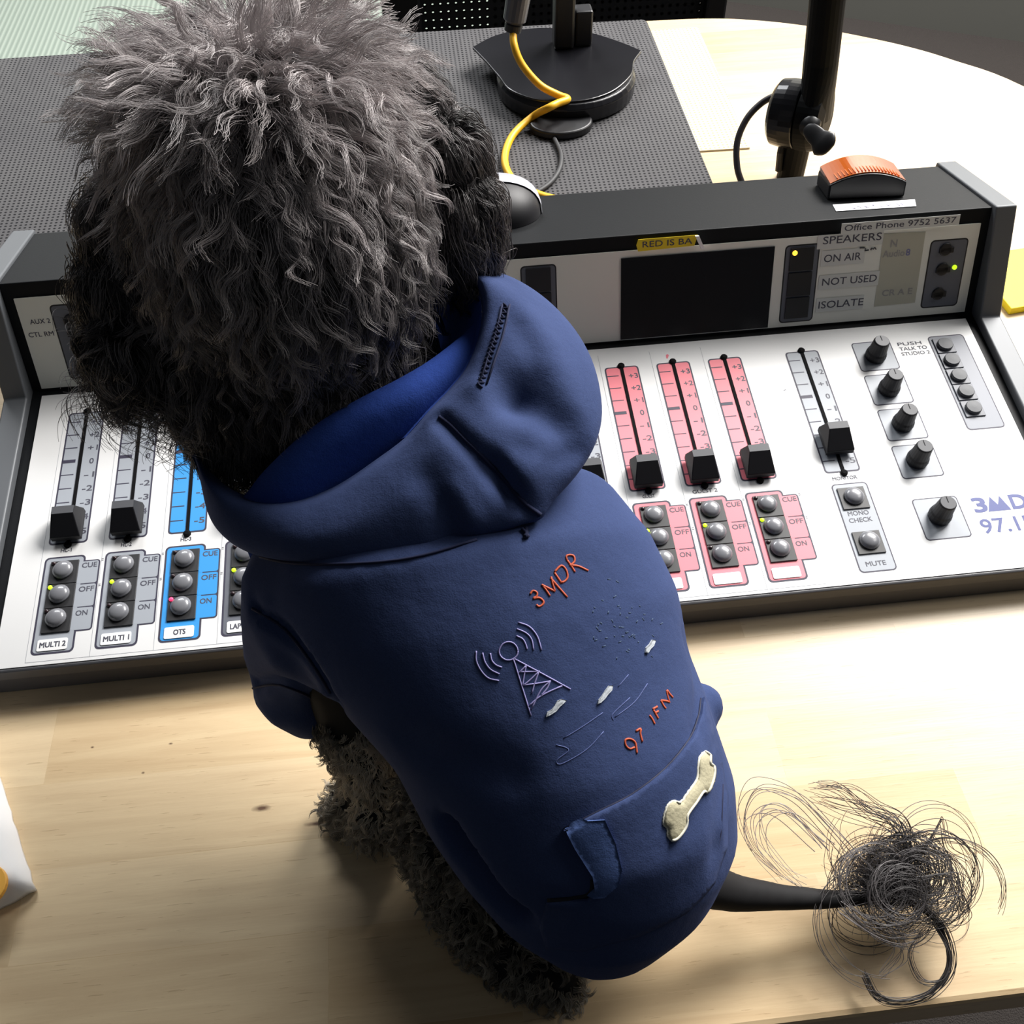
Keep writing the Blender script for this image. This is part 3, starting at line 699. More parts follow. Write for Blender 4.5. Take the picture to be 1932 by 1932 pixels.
M['dog_skin'] = mat('dog_skin', (30, 29, 30), .75, spec=.25)
skull = A(538, 395, .408); neck0 = A(560, 560, .430); neck1 = A(655, 770, .468); chest = A(850, 1100, .450); pelvis = A(1110, 1590, .440)
muz = skull + np.array([-.020, .060, -.022])
EARL = [A(285, 300, .405), A(238, 420, .408), A(228, 550, .415), A(245, 660, .418)]
EARR = [A(770, 210, .412), A(840, 300, .416), A(868, 400, .424), A(862, 450, .430)]
LEGF = [A(660, 1240, .462), A(672, 1360, .482), A(705, 1450, .497), A(716, 1535, .503)]
PAWF = [A(716, 1535, .503), A(662, 1520, .513)]
HIND = [A(870, 1540, .462), A(850, 1620, .474), A(905, 1735, .476), A(985, 1810, .470), A(1050, 1848, .466)]
TAIL = [A(1300, 1660, .452), A(1385, 1685, .460), A(1470, 1693, .466), A(1560, 1697, .470), A(1640, 1695, .473), A(1728, 1682, .473)]
blobs = [('s', skull, (.050, .058, .052)), ('c', [muz, muz + np.array([-.012, .035, -.006])], [.024, .017]), ('s', muz + np.array([-.015, .052, .002]), .007),
         ('c', [skull, neck0, neck1, chest], [.046, .040, .038, .050]), ('c', [chest, pelvis], [.050, .050]), ('c', [A(395, 560, .428), A(430, 690, .440), A(470, 800, .450)], [.026, .028, .026]),
         ('c', EARL, [.012, .016, .017, .012]), ('c', EARR, [.012, .015, .016, .012]),
         ('c', LEGF, [.026, .019, .0165, .0155]), ('c', PAWF, [.0155, .0135]), ('c', HIND, [.030, .020, .017, .015, .012]), ('c', TAIL, [.0118, .0090, .0066, .0052, .0040, .0030]),
         ('c', [A(1000, 1020, .47), A(1060, 1130, .505), A(1090, 1180, .52)], [.03, .02, .017])]
dog = blob_mesh('dog', blobs, None, .0028, 6, M['dog_skin'])
tag(dog, 'small curly grey dog in a blue hoodie sitting on the table facing the console', 'dog')

for s_ in (-1, 1):
    mb = MB(); ec = skull + np.array([-.006 + s_ * .021, .0545, .006]); mb.lathe([(.0055 * math.sin(a), -.0055 * math.cos(a)) for a in np.linspace(.05, 3.09, 10)], ec, n=16); mb.build('eye', M['black_gloss'], dog, smooth=True)
mb = MB(); nc = muz + np.array([-.016, .058, .002]); mb.lathe([(.0075 * math.sin(a), -.0055 * math.cos(a)) for a in np.linspace(.05, 3.09, 10)], nc, n=16); mb.build('nose', M['black_gloss'], dog, smooth=True)
# ---- hoodie
def fleece(name, col, lite=None):
    m = bpy.data.materials.new(name); m.use_nodes = True; g = NT(m); b = m.node_tree.nodes['Principled BSDF']
    co = g.n('ShaderNodeTexCoord').outputs['Object']
    n = g.n('ShaderNodeTexNoise', {'Vector': co, 'Scale': 1700.0, 'Detail': 3}).outputs['Fac']
    w = g.n('ShaderNodeTexNoise', {'Vector': co, 'Scale': 38.0, 'Detail': 4, 'Roughness': .55}).outputs['Fac']
    c = g.n('ShaderNodeMix', {0: n, 6: rgb(*[int(x * .88) for x in col]), 7: rgb(*[min(255, int(x * 1.12)) for x in col])}, data_type='RGBA').outputs[2]
    g.link(c, b.inputs['Base Color'])
    b.inputs['Roughness'].default_value = .92; b.inputs['Specular IOR Level'].default_value = .15
    b.inputs['Sheen Weight'].default_value = .35; b.inputs['Sheen Roughness'].default_value = .45; b.inputs['Sheen Tint'].default_value = rgb(*col)
    b1 = g.n('ShaderNodeBump', {'Height': w, 'Strength': .30, 'Distance': .004}).outputs[0]
    b2 = g.n('ShaderNodeBump', {'Height': n, 'Strength': .3, 'Distance': .0004, 'Normal': b1}).outputs[0]
    g.link(b2, b.inputs['Normal'])
    return m
M['fleece'] = fleece('navy_fleece', (57, 70, 108))
M['fleece_in'] = fleece('blue_lining', (42, 68, 142))
RINGS = [((1050, 1735), (1180, 1715), .466, .35), ((985, 1712), (1275, 1674), .458, .60), ((912, 1668), (1350, 1615), .451, .78), ((852, 1600), (1385, 1540), .444, .9), ((800, 1530), (1378, 1450), .437, 1.0),
         ((742, 1425), (1338, 1335), .433, .98), ((650, 1330), (1300, 1225), .431, .92), ((560, 1235), (1275, 1105), .430, .86), ((500, 1140), (1225, 1005), .431, .80), ((490, 1080), (1165, 940), .436, .62),
         ((540, 1055), (1090, 925), .448, .45)]
def loft(rings, n=44, dep=.070):
    C = [(A(*l, d) + A(*r, d)) / 2 for l, r, d, k in rings]; vs = []; ns = len(rings)
    for i, (l, r, d, k) in enumerate(rings):
        s = (A(*r, d) - A(*l, d)) / 2
        t = C[min(i + 1, ns - 1)] - C[max(i - 1, 0)]
        f = np.cross(s, t); f /= np.linalg.norm(f)
        if f @ (C[i] - CAM_LOC) < 0: f = -f
        for j in range(n):
            a = 2 * math.pi * j / n
            vs.append(C[i] + s * math.cos(a) + f * (dep * k * math.sin(a)))
    fs = [(i * n + j, i * n + (j + 1) % n, (i + 1) * n + (j + 1) % n, (i + 1) * n + j) for i in range(ns - 1) for j in range(n)]
    fs += [list(range(n))[::-1], [(ns - 1) * n + j for j in range(n)]]
    return vs, fs
sl = [('c', [A(622, 1130, .440), A(578, 1200, .462), A(568, 1268, .478)], [.040, .030, .0240]), ('c', [A(572, 1288, .482), A(592, 1310, .486)], [.0250, .0225]),
      ('s', A(1322, 1332, .447), .0105)]
hood_body = blob_mesh('hoodie', sl, [loft(RINGS)], .0030, 5, M['fleece'])
# cloth folds pressed into the body
def dent(o, spots):
    me = o.data; n = len(me.vertices); co = np.empty(n * 3); me.vertices.foreach_get('co', co); co = co.reshape(-1, 3)
    no = np.empty(n * 3); me.vertices.foreach_get('normal', no); no = no.reshape(-1, 3)
    for pts, amp, wid in spots:
        if not len(pts): continue
        P = np.array(smooth_path(pts, 6)) if len(pts) > 1 else np.array(pts)
        d = np.min(np.linalg.norm(co[:, None, :] - P[None], axis=2), axis=1)
        co = co + no * (amp * np.exp(-(d / wid) ** 2))[:, None]
    me.vertices.foreach_set('co', co.ravel()); me.update()
def bvh_of(*objs):
    vs, fs = [], []
    for o in objs:
        k = len(vs); mw = o.matrix_world
        vs += [tuple(v.co) for v in o.data.vertices]; fs += [[i + k for i in p.vertices] for p in o.data.polygons]
    return BVHTree.FromPolygons(vs, fs)
def hit(bvh, px, py):
    d = Vector(ray(px, py)).normalized()
    r = bvh.ray_cast(Vector(CAM_LOC), d)
    if r[0] is None: return None, None
    n = r[1].normalized()
    if n.dot(d) > 0: n = -n
    return r[0], n
def on(bvh, pts, off=0.0, sub=5):
    out = []
    for p in smooth_path([(*q, 0) for q in pts], sub) if len(pts) > 1 else pts:
        h, n = hit(bvh, p[0], p[1])
        if h is not None: out.append(h + n * off)
    return out
B0 = bvh_of(hood_body)
dent(hood_body, [(on(B0, [(478, 1150), (540, 1190), (600, 1268), (640, 1340), (664, 1392)]), -.0042, .0042), (on(B0, [(500, 1160), (565, 1215), (612, 1290), (640, 1360)]), .0022, .006),
                 (on(B0, [(480, 1290), (530, 1285), (590, 1310), (620, 1345)]), -.0030, .0040),
                 (on(B0, [(845, 1570), (880, 1625), (930, 1690), (975, 1730)]), -.0125, .0055), (on(B0, [(800, 1560), (850, 1650), (930, 1750)]), .0030, .006),
                 (on(B0, [(780, 1400), (850, 1440), (960, 1470)]), -.0022, .010), (on(B0, [(1295, 1200), (1320, 1300), (1318, 1380)]), -.0022, .006),
                 (on(B0, [(1345, 1380), (1360, 1470), (1345, 1600)]), -.0018, .006)])
attach(hood_body, dog)
BH = bvh_of(hood_body)

def grid_mesh(name, curves, m, parent, nu=90, nv=28, thick=.0022, puff=None):
    """cloth strip through a few edge curves; curves share their number of points"""
    rows = [smooth_path([A(*p) for p in c], max(1, nu // (len(c) - 1))) for c in curves]; n = len(rows[0])
    cols = [smooth_path([r[i] for r in rows], max(2, nv // (len(rows) - 1))) for i in range(n)]; k = len(cols[0])
    q = MB(); q.add([p for c in cols for p in c], [(i * k + j, i * k + j + 1, (i + 1) * k + j + 1, (i + 1) * k + j) for i in range(n - 1) for j in range(k - 1)])
    o = q.build(name, m, None, smooth=True)
    bm = bmesh.new(); bm.from_mesh(o.data); bmesh.ops.recalc_face_normals(bm, faces=bm.faces)
    # faces look towards the outside
    s = sum(f.normal.dot(Vector(CAM_LOC) - f.calc_center_median()) * f.calc_area() for f in bm.faces)
    if s < 0: bmesh.ops.reverse_faces(bm, faces=bm.faces)
    bm.to_mesh(o.data); bm.free()
    if puff: dent(o, puff)
    if thick:
        md = o.modifiers.new('thickness', 'SOLIDIFY'); md.thickness = thick; md.offset = -1
    attach(o, parent)
    return o
#  the hood: rim, rounded edge, outside, lower edge, hidden underside
RIM = [(368, 858, .432), (388, 905, .424), (425, 940, .417), (470, 957, .411), (530, 962, .404), (590, 954, .399), (650, 930, .395), (720, 885, .391), (780, 840, .389), (827, 786, .389), (865, 745, .392), (895, 700, .396), (917, 640, .402), (924, 580, .410), (910, 532, .420), (878, 514, .430), (832, 515, .440)]
INN = [(376, 850, .440), (400, 890, .436), (436, 922, .432), (478, 938, .427), (530, 944, .420), (586, 936, .415), (642, 912, .411), (708, 868, .407), (766, 824, .405), (812, 772, .405), (850, 732, .408), (880, 692, .412), (902, 636, .417), (909, 582, .424), (898, 544, .432), (870, 528, .440), (832, 530, .448)]
MID = [(372, 880, .434), (388, 945, .428), (416, 985, .418), (466, 1008, .408), (535, 1014, .396), (605, 1010, .389), (675, 990, .384), (752, 955, .380), (828, 918, .377), (890, 862, .377), (942, 800, .379), (985, 740, .384), (1010, 665, .392), (1000, 595, .404), (966, 545, .418), (912, 515, .432), (845, 508, .444)]
OUT = [(385, 905, .440), (398, 975, .434), (425, 1015, .424), (470, 1042, .412), (540, 1056, .400), (620, 1060, .392), (705, 1055, .386), (800, 1040, .382), (890, 1010, .380), (975, 985, .380), (1050, 925, .383), (1112, 845, .388), (1132, 760, .399), (1108, 660, .412), (1046, 578, .426), (960, 522, .440), (865, 505, .450)]
UND = [(415, 930, .450), (440, 985, .446), (465, 1020, .436), (505, 1045, .424), (565, 1056, .413), (640, 1056, .405), (725, 1048, .399), (820, 1030, .396), (905, 1000, .396), (985, 960, .400), (1055, 905, .408), (1100, 835, .420), (1105, 760, .432), (1075, 680, .444), (1010, 610, .454), (935, 560, .462), (870, 540, .466)]
hd0 = grid_mesh('hood', [INN, RIM, MID, OUT, UND], M['fleece'], hood_body, nu=112, nv=40, thick=0)
BD = bvh_of(hd0)
grid_mesh('hood_lining', [[(x, y, d + .001) for x, y, d in INN[8:]], [(x - 50, y + 25, d + .030) for x, y, d in INN[8:]], [(x - 120, y + 60, d + .055) for x, y, d in INN[8:]]], M['fleece_in'], hood_body, nu=40, nv=16, thick=0)
spots = [([A(975, 742, .382)], -.0100, .0105), ([A(1045, 800, .386)], -.0050, .010), (on(BD, [(1030, 840), (1000, 880), (985, 930), (1010, 965)]), .0040, .0055), (on(BD, [(930, 880), (965, 925), (1015, 968)]), -.0058, .0042),
         (on(BD, [(830, 790), (880, 840), (940, 900), (1000, 960)]), -.0030, .0036), (on(BD, [(1095, 850), (1050, 860), (990, 850)]), -.0026, .005), (on(BD, [(905, 730), (945, 765), (1000, 780), (1080, 770)]), .0022, .006),
         (on(BD, [(1000, 600), (1040, 660), (1060, 720)]), .0016, .007), (on(BD, [(960, 590), (1000, 650), (1010, 700)]), -.0018, .006), (on(BD, [(800, 900), (840, 960), (850, 1010)]), -.0018, .006), (on(BD, [(860, 930), (890, 980)]), .0018, .005)]
dent(hd0, spots)
md = hd0.modifiers.new('thickness', 'SOLIDIFY'); md.thickness = .0022; md.offset = -1
BD = bvh_of(hd0, hood_body)
#  the standing collar inside the hood
CT = [(x, y, d - .012) for x, y, d in ((430, 955, .442), (462, 935, .436), (492, 897, .428), (530, 858, .424), (575, 818, .422), (630, 780, .421), (690, 747, .421), (750, 717, .423), (805, 685, .427), (850, 652, .432), (885, 622, .438), (905, 595, .446))]
CB = [(x + 6, y + 10, d + .016) for x, y, d in CT]
CM = [(x + 18 + i * 1.5, y + 40, d - .004) for i, (x, y, d) in enumerate(CT)]
CL = [(x + 55 + i * 2, y + 130, d + .008) for i, (x, y, d) in enumerate(CT)]
grid_mesh('inner_collar', [CB, CT, CM, CL], M['fleece_in'], hood_body, nu=66, nv=24, thick=.002)

#  sewn things on the fleece
from mathutils.geometry import delaunay_2d_cdt
def patch(poly, step, bvh, off, rim_off, m, name, parent, fade=None):
    """a cut-out piece of cloth laid on the surface"""
    P = np.array(poly, float); x0, y0 = P.min(0); x1, y1 = P.max(0)
    def inside(x, y):
        c = False
        for i in range(len(P)):
            xa, ya = P[i]; xb, yb = P[i - 1]
            if (ya > y) != (yb > y) and x < (xb - xa) * (y - ya) / (yb - ya) + xa: c = not c
        return c
    dense = []
    for i in range(len(P)):
        a, b = P[i], P[(i + 1) % len(P)]; k = max(1, int(np.linalg.norm(b - a) / step))
        dense += [a + (b - a) * t / k for t in range(k)]
    D = np.array(dense)
    inner = [(x, y) for x in np.arange(x0, x1, step) for y in np.arange(y0, y1, step) if inside(x, y) and np.min(np.hypot(D[:, 0] - x, D[:, 1] - y)) > step * .55]
    pts = [Vector(p) for p in dense] + [Vector(p) for p in inner]; nb = len(dense)
    vo, _, fo, *_ = delaunay_2d_cdt(pts, [(i, (i + 1) % nb) for i in range(nb)], [], 1, 1e-5)
    q = MB(); vs = []; base = []
    for v in vo:
        h, n = hit(bvh, v.x, v.y)
        if h is None: vs.append(None); base.append(None); continue
        k = np.min(np.hypot(D[:, 0] - v.x, D[:, 1] - v.y)); o_ = rim_off + (off - rim_off) * min(1, k / (2.2 * step))
        if fade: o_ *= fade(v.x, v.y)
        vs.append(h + n * o_); base.append(h - n * .0012)
    n = len(vs); ok = [f for f in fo if all(vs[i] is not None for i in f)]
    vs = [v if v is not None else Vector((0, 0, 0)) for v in vs]; base = [b if b is not None else Vector((0, 0, 0)) for b in base]
    cnt = {}
    for f in ok:
        for i in range(len(f)):
            e = (f[i], f[(i + 1) % len(f)]); cnt[tuple(sorted(e))] = cnt.get(tuple(sorted(e)), 0) + 1
    used = sorted({i for f in ok for i in f}); mp = {v: i for i, v in enumerate(used)}; nu_ = len(used)
    fs = [[mp[i] for i in f] for f in ok]
    for (a, b), c in cnt.items():
        if c == 1: fs.append([mp[a], mp[b], nu_ + mp[b], nu_ + mp[a]])
    q.add([vs[i] for i in used] + [base[i] for i in used], fs)
    o = q.build(name, m, parent)
    sm = [len(p.vertices) == 3 for p in o.data.polygons]; o.data.polygons.foreach_set('use_smooth', sm)
    return o
POCK = [(1322, 1318), (1318, 1350), (1300, 1395), (1255, 1450), (1190, 1500), (1120, 1535), (1064, 1564), (1085, 1600), (1118, 1652), (1122, 1678), (1108, 1692), (1032, 1698), (1018, 1750), (1030, 1790), (1100, 1795), (1200, 1768), (1290, 1718), (1345, 1665), (1372, 1600), (1374, 1500), (1360, 1430), (1338, 1360)]
def pfade(x, y):
    d = min(max((x - 1040) / 1.0, 0) if y > 1705 else 99, max((1775 - y), 0) if x < 1300 else 99, max(1368 - x, 0))
    return .12 + .88 * min(1, max(d, 0) / 45.0)
pocket = patch(POCK, 9, BH, .0022, .0018, M['fleece'], 'pocket', hood_body, pfade)
BP_ = bvh_of(hood_body, pocket)
BAND = [(1066, 1562), (1100, 1548), (1140, 1546), (1160, 1590), (1172, 1640), (1165, 1668), (1140, 1690), (1112, 1692), (1123, 1678), (1118, 1652), (1085, 1600)]
patch(BAND, 7, BP_, .0011, .0011, fleece('pocket_facing', (72, 92, 140)), 'pocket_facing', hood_body)
zb = lambda x, y: (750 + x / 2.76, 1300 + y / 2.76)
BONE = [zb(*p) for p in ((1604, 326), (1580, 345), (1565, 385), (1560, 470), (1515, 535), (1475, 590), (1440, 583), (1408, 605), (1390, 650), (1385, 700), (1405, 722), (1408, 762), (1428, 785), (1455, 778), (1485, 745), (1505, 705), (1510, 655), (1555, 590), (1592, 535), (1615, 535), (1637, 490), (1648, 440), (1645, 402), (1627, 385), (1626, 345))]
BONE = [(p[0], p[1]) for p in smooth_path([(*p, 0) for p in BONE + [BONE[0]]], 3)][:-1]
bone = patch(BONE, 4, BP_, .0018, .0010, mat('bone_felt', (188, 181, 152), .9, bump=(700, .5, .0005)), 'bone_patch', hood_body); bone['label'] = 'cream felt bone sewn on the pocket'
def stitch(name, lines, col, r, bvh=None, off=.0003, sub=4, rough=.7, jit=0.0):
    q = MB(); rn = random.Random(7)
    for l in lines:
        l = [(x + rn.uniform(-jit, jit), y + rn.uniform(-jit, jit)) for x, y in l]
        p = on(bvh or BP_, l, off, sub)
        if len(p) > 1: q.tube(p, r, 5)
    return q.build(name, col if not isinstance(col, tuple) else mat(name, col, rough), hood_body, smooth=True)
stitch('bone_stitching', [BONE + [BONE[0]]], (224, 222, 208), .00055, bvh_of(hood_body, pocket, bone), .0002, 2)
e = lambda *ps: [(850 + x / 3.513, 1000 + y / 3.513) for x, y in ps]
stitch('pocket_slit_shade', [[(1034, 1698), (1062, 1696), (1090, 1693), (1108, 1689), (1118, 1678), (1119, 1660)]], (10, 13, 28), .0014, BP_, -.0004)  # near-black cord stands in for the shade inside the pocket slit
stitch('pocket_seam', [POCK[:7]], (22, 28, 58), .0005, BP_, .0)
orange = mat('orange_thread', (196, 86, 52), .6)
stitch('orange_lettering', [e((528, 428), (545, 405), (572, 415), (572, 440), (550, 455), (590, 452), (615, 470), (612, 495), (585, 505), (568, 495)),
    e((657, 440), (632, 400), (606, 362)), e((606, 362), (650, 385), (692, 408)), e((692, 408), (680, 360), (666, 310)), e((664, 318), (715, 380), (772, 445)),
    e((690, 282), (735, 350)), e((688, 280), (720, 245), (745, 238), (770, 270), (778, 310), (760, 335), (735, 350)),
    e((772, 200), (800, 240), (822, 276)), e((772, 200), (770, 172), (792, 162), (815, 176), (822, 205), (806, 228), (790, 236)), e((800, 232), (850, 242), (912, 268)),
    e((1222, 1440), (1188, 1448), (1160, 1425), (1160, 1392), (1190, 1382), (1218, 1405), (1232, 1440), (1236, 1480)), e((1228, 1335), (1262, 1318), (1258, 1350), (1268, 1402)),
    e((1318, 1228), (1335, 1255), (1350, 1284)), e((1342, 1190), (1360, 1220), (1378, 1248)), e((1342, 1190), (1372, 1172)), e((1358, 1216), (1380, 1202)),
    e((1395, 1130), (1412, 1160), (1425, 1185)), e((1395, 1130), (1425, 1135), (1450, 1138)), e((1450, 1138), (1440, 1100), (1432, 1062)), e((1432, 1062), (1455, 1085), (1472, 1112))], orange, .00045, off=0.0, jit=.8)
lil = mat('lilac_thread', (150, 144, 194), .6)
circ = [(385 + 62 * math.cos(a), 803 + 60 * math.sin(a)) for a in np.linspace(0, 2 * math.pi, 15)]
stitch('tower_outline', [e(*circ), e((415, 850), (470, 1030), (535, 1232)), e((415, 850), (600, 948), (795, 1056)), e((455, 945), (500, 898)), e((455, 940), (590, 938)), e((500, 898), (488, 960), (478, 1030)),
    e((585, 938), (530, 990), (482, 1030)), e((480, 1028), (570, 1018), (662, 1000)), e((585, 938), (560, 1010), (538, 1080)), e((662, 1000), (600, 1060), (536, 1190)), e((662, 1000), (640, 1050), (600, 1100)), e((520, 1165), (600, 1100), (740, 1030)),
    e((435, 700), (478, 722), (498, 755), (506, 792)), e((440, 656), (500, 682), (536, 725), (552, 796)), e((450, 612), (520, 640), (575, 705), (602, 798)),
    e((262, 815), (272, 862), (302, 895), (342, 910)), e((214, 815), (228, 872), (265, 925), (326, 956)), e((172, 802), (172, 862), (200, 930), (252, 982), (322, 1000))], lil, .0003, off=.0001, jit=.5)
stitch('water_outline', [e((1180, 958), (1110, 1040)), e((1010, 1210), (880, 1300), (750, 1380)), e((1305, 1018), (1220, 1140), (1090, 1240)), e((1190, 1110), (1075, 1220), (1080, 1260)), e((1015, 1335), (930, 1430), (850, 1490), (730, 1552), (705, 1525), (780, 1465), (760, 1440), (700, 1425))], (84, 96, 146), .0002, off=0.0)
rn = random.Random(11); tl = []
for i in range(46):
    x, y = rn.gauss(1110, 90), rn.gauss(620, 120); a = rn.uniform(0, 3.1); l_ = rn.uniform(10, 26); tl.append(e((x, y), (x + l_ * math.cos(a), y + l_ * math.sin(a))))
stitch('green_hill_stitching', tl, (56, 76, 104), .00028, off=-.0001, sub=2)
wf = mat('white_felt', (196, 202, 208), .9)
for pl2 in (((633, 1240), (640, 1205), (670, 1188), (688, 1165), (705, 1132), (735, 1120), (768, 1128), (745, 1152), (722, 1172), (700, 1200), (670, 1220)), ((972, 1155), (978, 1125), (1000, 1098), (1020, 1065), (1045, 1032), (1072, 1030), (1066, 1062), (1040, 1090), (1020, 1118), (995, 1142)), ((1285, 812), (1290, 780), (1312, 758), (1330, 728), (1352, 732), (1340, 768), (1318, 790), (1302, 818))):
    patch(e(*pl2), 3, BP_, .0012, .0008, wf, 'white_bird', hood_body)
seam = mat('seam_navy', (24, 32, 66), .9)
for l in ([(476, 1148), (540, 1190), (600, 1268), (640, 1340), (664, 1392)], [(478, 1298), (530, 1292), (590, 1318), (622, 1352)], [(470, 1046), (560, 1064), (700, 1062), (800, 1048), (900, 1018)], [(1362, 1480), (1352, 1600), (1300, 1690)]):
    stitch('seam', [l], seam, .0006, BD)
zz = [(955 - 50 * t + (5 if i % 2 else -5), 575 + 155 * t + (2 if i % 2 else -2)) for i, t in enumerate(np.linspace(0, 1, 34))]
stitch('hood_stitching', [zz, [(962, 575), (948, 640), (918, 725)], [(948, 575), (934, 638), (905, 722)]], seam, .00045, BD, sub=2)
stitch('hood_seam', [[(828, 786), (850, 802), (880, 832), (940, 892), (985, 945), (1020, 972)]], seam, .0010, BD, -.0002)
stitch('loose_thread', [[(985, 1000), (993, 1008), (990, 1015), (997, 1012)], [(992, 998), (994, 1016)]], seam, .0008, bvh_of(hd0, hood_body), .0008)

# ---------------------------------------------------------------- the dog's coat
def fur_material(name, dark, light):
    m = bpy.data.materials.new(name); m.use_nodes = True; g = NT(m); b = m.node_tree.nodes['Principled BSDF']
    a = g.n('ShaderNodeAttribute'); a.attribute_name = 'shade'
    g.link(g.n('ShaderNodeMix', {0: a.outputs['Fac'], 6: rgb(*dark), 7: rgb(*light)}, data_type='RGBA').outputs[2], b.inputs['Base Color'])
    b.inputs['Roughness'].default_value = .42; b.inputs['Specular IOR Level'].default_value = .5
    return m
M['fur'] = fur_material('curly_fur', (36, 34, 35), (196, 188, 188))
M['fur_light'] = fur_material('leg_fur', (52, 48, 45), (230, 218, 198))
def hair_object(name, P, r0, r1, shade, m, parent):
    """P: strands x steps x 3"""
    n, k, _ = P.shape
    hc = bpy.data.hair_curves.new(name)
    hc.add_curves([k] * n)
    hc.attributes['position'].data.foreach_set('vector', P.astype(np.float32).ravel()) if 'position' in hc.attributes else hc.position_data.foreach_set('vector', P.astype(np.float32).ravel())
    ra = hc.attributes.get('radius') or hc.attributes.new('radius', 'FLOAT', 'POINT')
    rad = np.tile(np.linspace(r0, r1, k, dtype=np.float32), n); ra.data.foreach_set('value', rad)
    sh = hc.attributes.new('shade', 'FLOAT', 'POINT'); sh.data.foreach_set('value', np.repeat(np.clip(shade, 0, 1), k).astype(np.float32))
    hc.materials.append(m)
    o = bpy.data.objects.new(name, hc); COL.objects.link(o)
    attach(o, parent)
    return o
def surface_roots(me, n, rng, keep):
    me.calc_loop_triangles(); T = np.empty(len(me.loop_triangles) * 3, int); me.loop_triangles.foreach_get('vertices', T); T = T.reshape(-1, 3)
    V = np.empty(len(me.vertices) * 3); me.vertices.foreach_get('co', V); V = V.reshape(-1, 3)
    c = V[T].mean(1); T = T[keep(c)]
    e1 = V[T[:, 1]] - V[T[:, 0]]; e2 = V[T[:, 2]] - V[T[:, 0]]; N = np.cross(e1, e2); ar = np.linalg.norm(N, axis=1); N /= ar[:, None] + 1e-12
    i = rng.choice(len(T), n, p=ar / ar.sum()); a, b = rng.random(n), rng.random(n); f = a + b > 1; a[f], b[f] = 1 - a[f], 1 - b[f]
    return V[T[i, 0]] + e1[i] * a[:, None] + e2[i] * b[:, None], N[i]
def nrm(v): return v / (np.linalg.norm(v, axis=-1, keepdims=True) + 1e-9)
def grow(roots, normals, groom, length, steps, rng, stand, gravity, spheres, curl_a, curl_w, kids, spread, clump, frizz):
    """locks that follow the groom, fall, keep outside the body and wave; then the strands of every lock"""
    n = len(roots); S = (length / (steps - 1))[:, None]
    d = nrm(normals * stand[:, None] + groom); p = roots.copy(); G = [p.copy()]
    for k in range(steps - 1):
        t = (k + 1) / (steps - 1)
        d = nrm(d + np.array([0, 0, -1.0]) * (gravity[:, None] * (0.25 + t)) / (steps - 1) * 3 + groom * .12)
        p = p + d * S
        for c, r in spheres:
            v = p - c; q = np.linalg.norm(v / r, axis=1); lim = 1.0 + .10 * t
            ins = q < lim
            p[ins] = c + v[ins] / q[ins][:, None] * lim
        G.append(p.copy())
    G = np.stack(G, 1)                                                         # n, steps, 3
    tn = nrm(np.gradient(G, axis=1)); ref = nrm(np.repeat(normals[:, None], steps, 1)); b1 = nrm(np.cross(tn, ref)); b2 = np.cross(tn, b1)
    t = np.linspace(0, 1, steps)[None]; ph = rng.uniform(0, 6.28, (n, 1)); s = t * length[:, None]
    w = 2 * math.pi / curl_w[:, None]; amp = curl_a[:, None] * np.minimum(1, t * 2.2) * (0.55 + .6 * t)
    hand = rng.choice([-1, 1], (n, 1))
    G = G + b1 * (amp * np.sin(w * s + ph))[..., None] + b2 * (amp * .7 * hand * np.cos(w * s + ph))[..., None]
    # strands
    m = n * kids; K = np.repeat(G, kids, 0); tt = np.linspace(0, 1, steps)[None, :, None]
    o1 = rng.normal(0, 1, (m, 1)) * np.repeat(spread, kids)[:, None]; o2 = rng.normal(0, 1, (m, 1)) * np.repeat(spread, kids)[:, None]
    B1, B2 = np.repeat(b1, kids, 0), np.repeat(b2, kids, 0)
    cl = 1 - clump * np.minimum(1, tt * 1.6)
    K = K + (B1 * o1[..., None] + B2 * o2[..., None]) * cl
    K += B1 * (frizz * tt[..., 0] * np.sin(rng.uniform(250, 700, (m, 1)) * np.repeat(length, kids)[:, None] * tt[..., 0] + rng.uniform(0, 6.28, (m, 1))))[..., None]
    # uneven ends: strands stop short by differing amounts
    cut = rng.uniform(.72, 1.0, m)[:, None] * np.linspace(0, steps - 1, steps)[None]; i0 = np.minimum(cut.astype(int), steps - 2); fr = (cut - i0)[..., None]
    ar = np.arange(m)[:, None]
    return K[ar, i0] * (1 - fr) + K[ar, i0 + 1] * fr
rng = np.random.default_rng(4)
me_dog = dog.data
CAMD = -CAM_ROT[:, 2]
def cam_px(p):
    q = (p - CAM_LOC) @ CAM_ROT
    return 966 + FPX * q[:, 0] / -q[:, 2], 966 - FPX * q[:, 1] / -q[:, 2]
muzc = muz + np.array([-.012, .04, -.006])
ear_lo = np.array(EARL); ear_ro = np.array(EARR)
def seg_dist(P, pts):
    d = np.full(len(P), 9.0)
    for a, b in zip(pts[:-1], pts[1:]):
        ab = b - a; t = np.clip(((P - a) @ ab) / (ab @ ab), 0, 1); d = np.minimum(d, np.linalg.norm(P - a - t[:, None] * ab, axis=1))
    return d
def keep_head(c):
    return (c[:, 2] > TZ + .165) & ((c - neck1) @ nrm(skull - neck1) > -.012)
N_LOCK = 4300
rt, nm = surface_roots(me_dog, N_LOCK, rng, keep_head)
crown = skull + np.array([-.004, .012, .060])
dEL, dER, dS, dM = seg_dist(rt, ear_lo), seg_dist(rt, ear_ro), np.linalg.norm((rt - skull) / np.array([.050, .058, .052]), axis=1), np.linalg.norm(rt - muzc, axis=1)
isL = (dEL < .021) & (dS > 1.03); isR = (dER < .021) & (dS > 1.03); ear = isL | isR
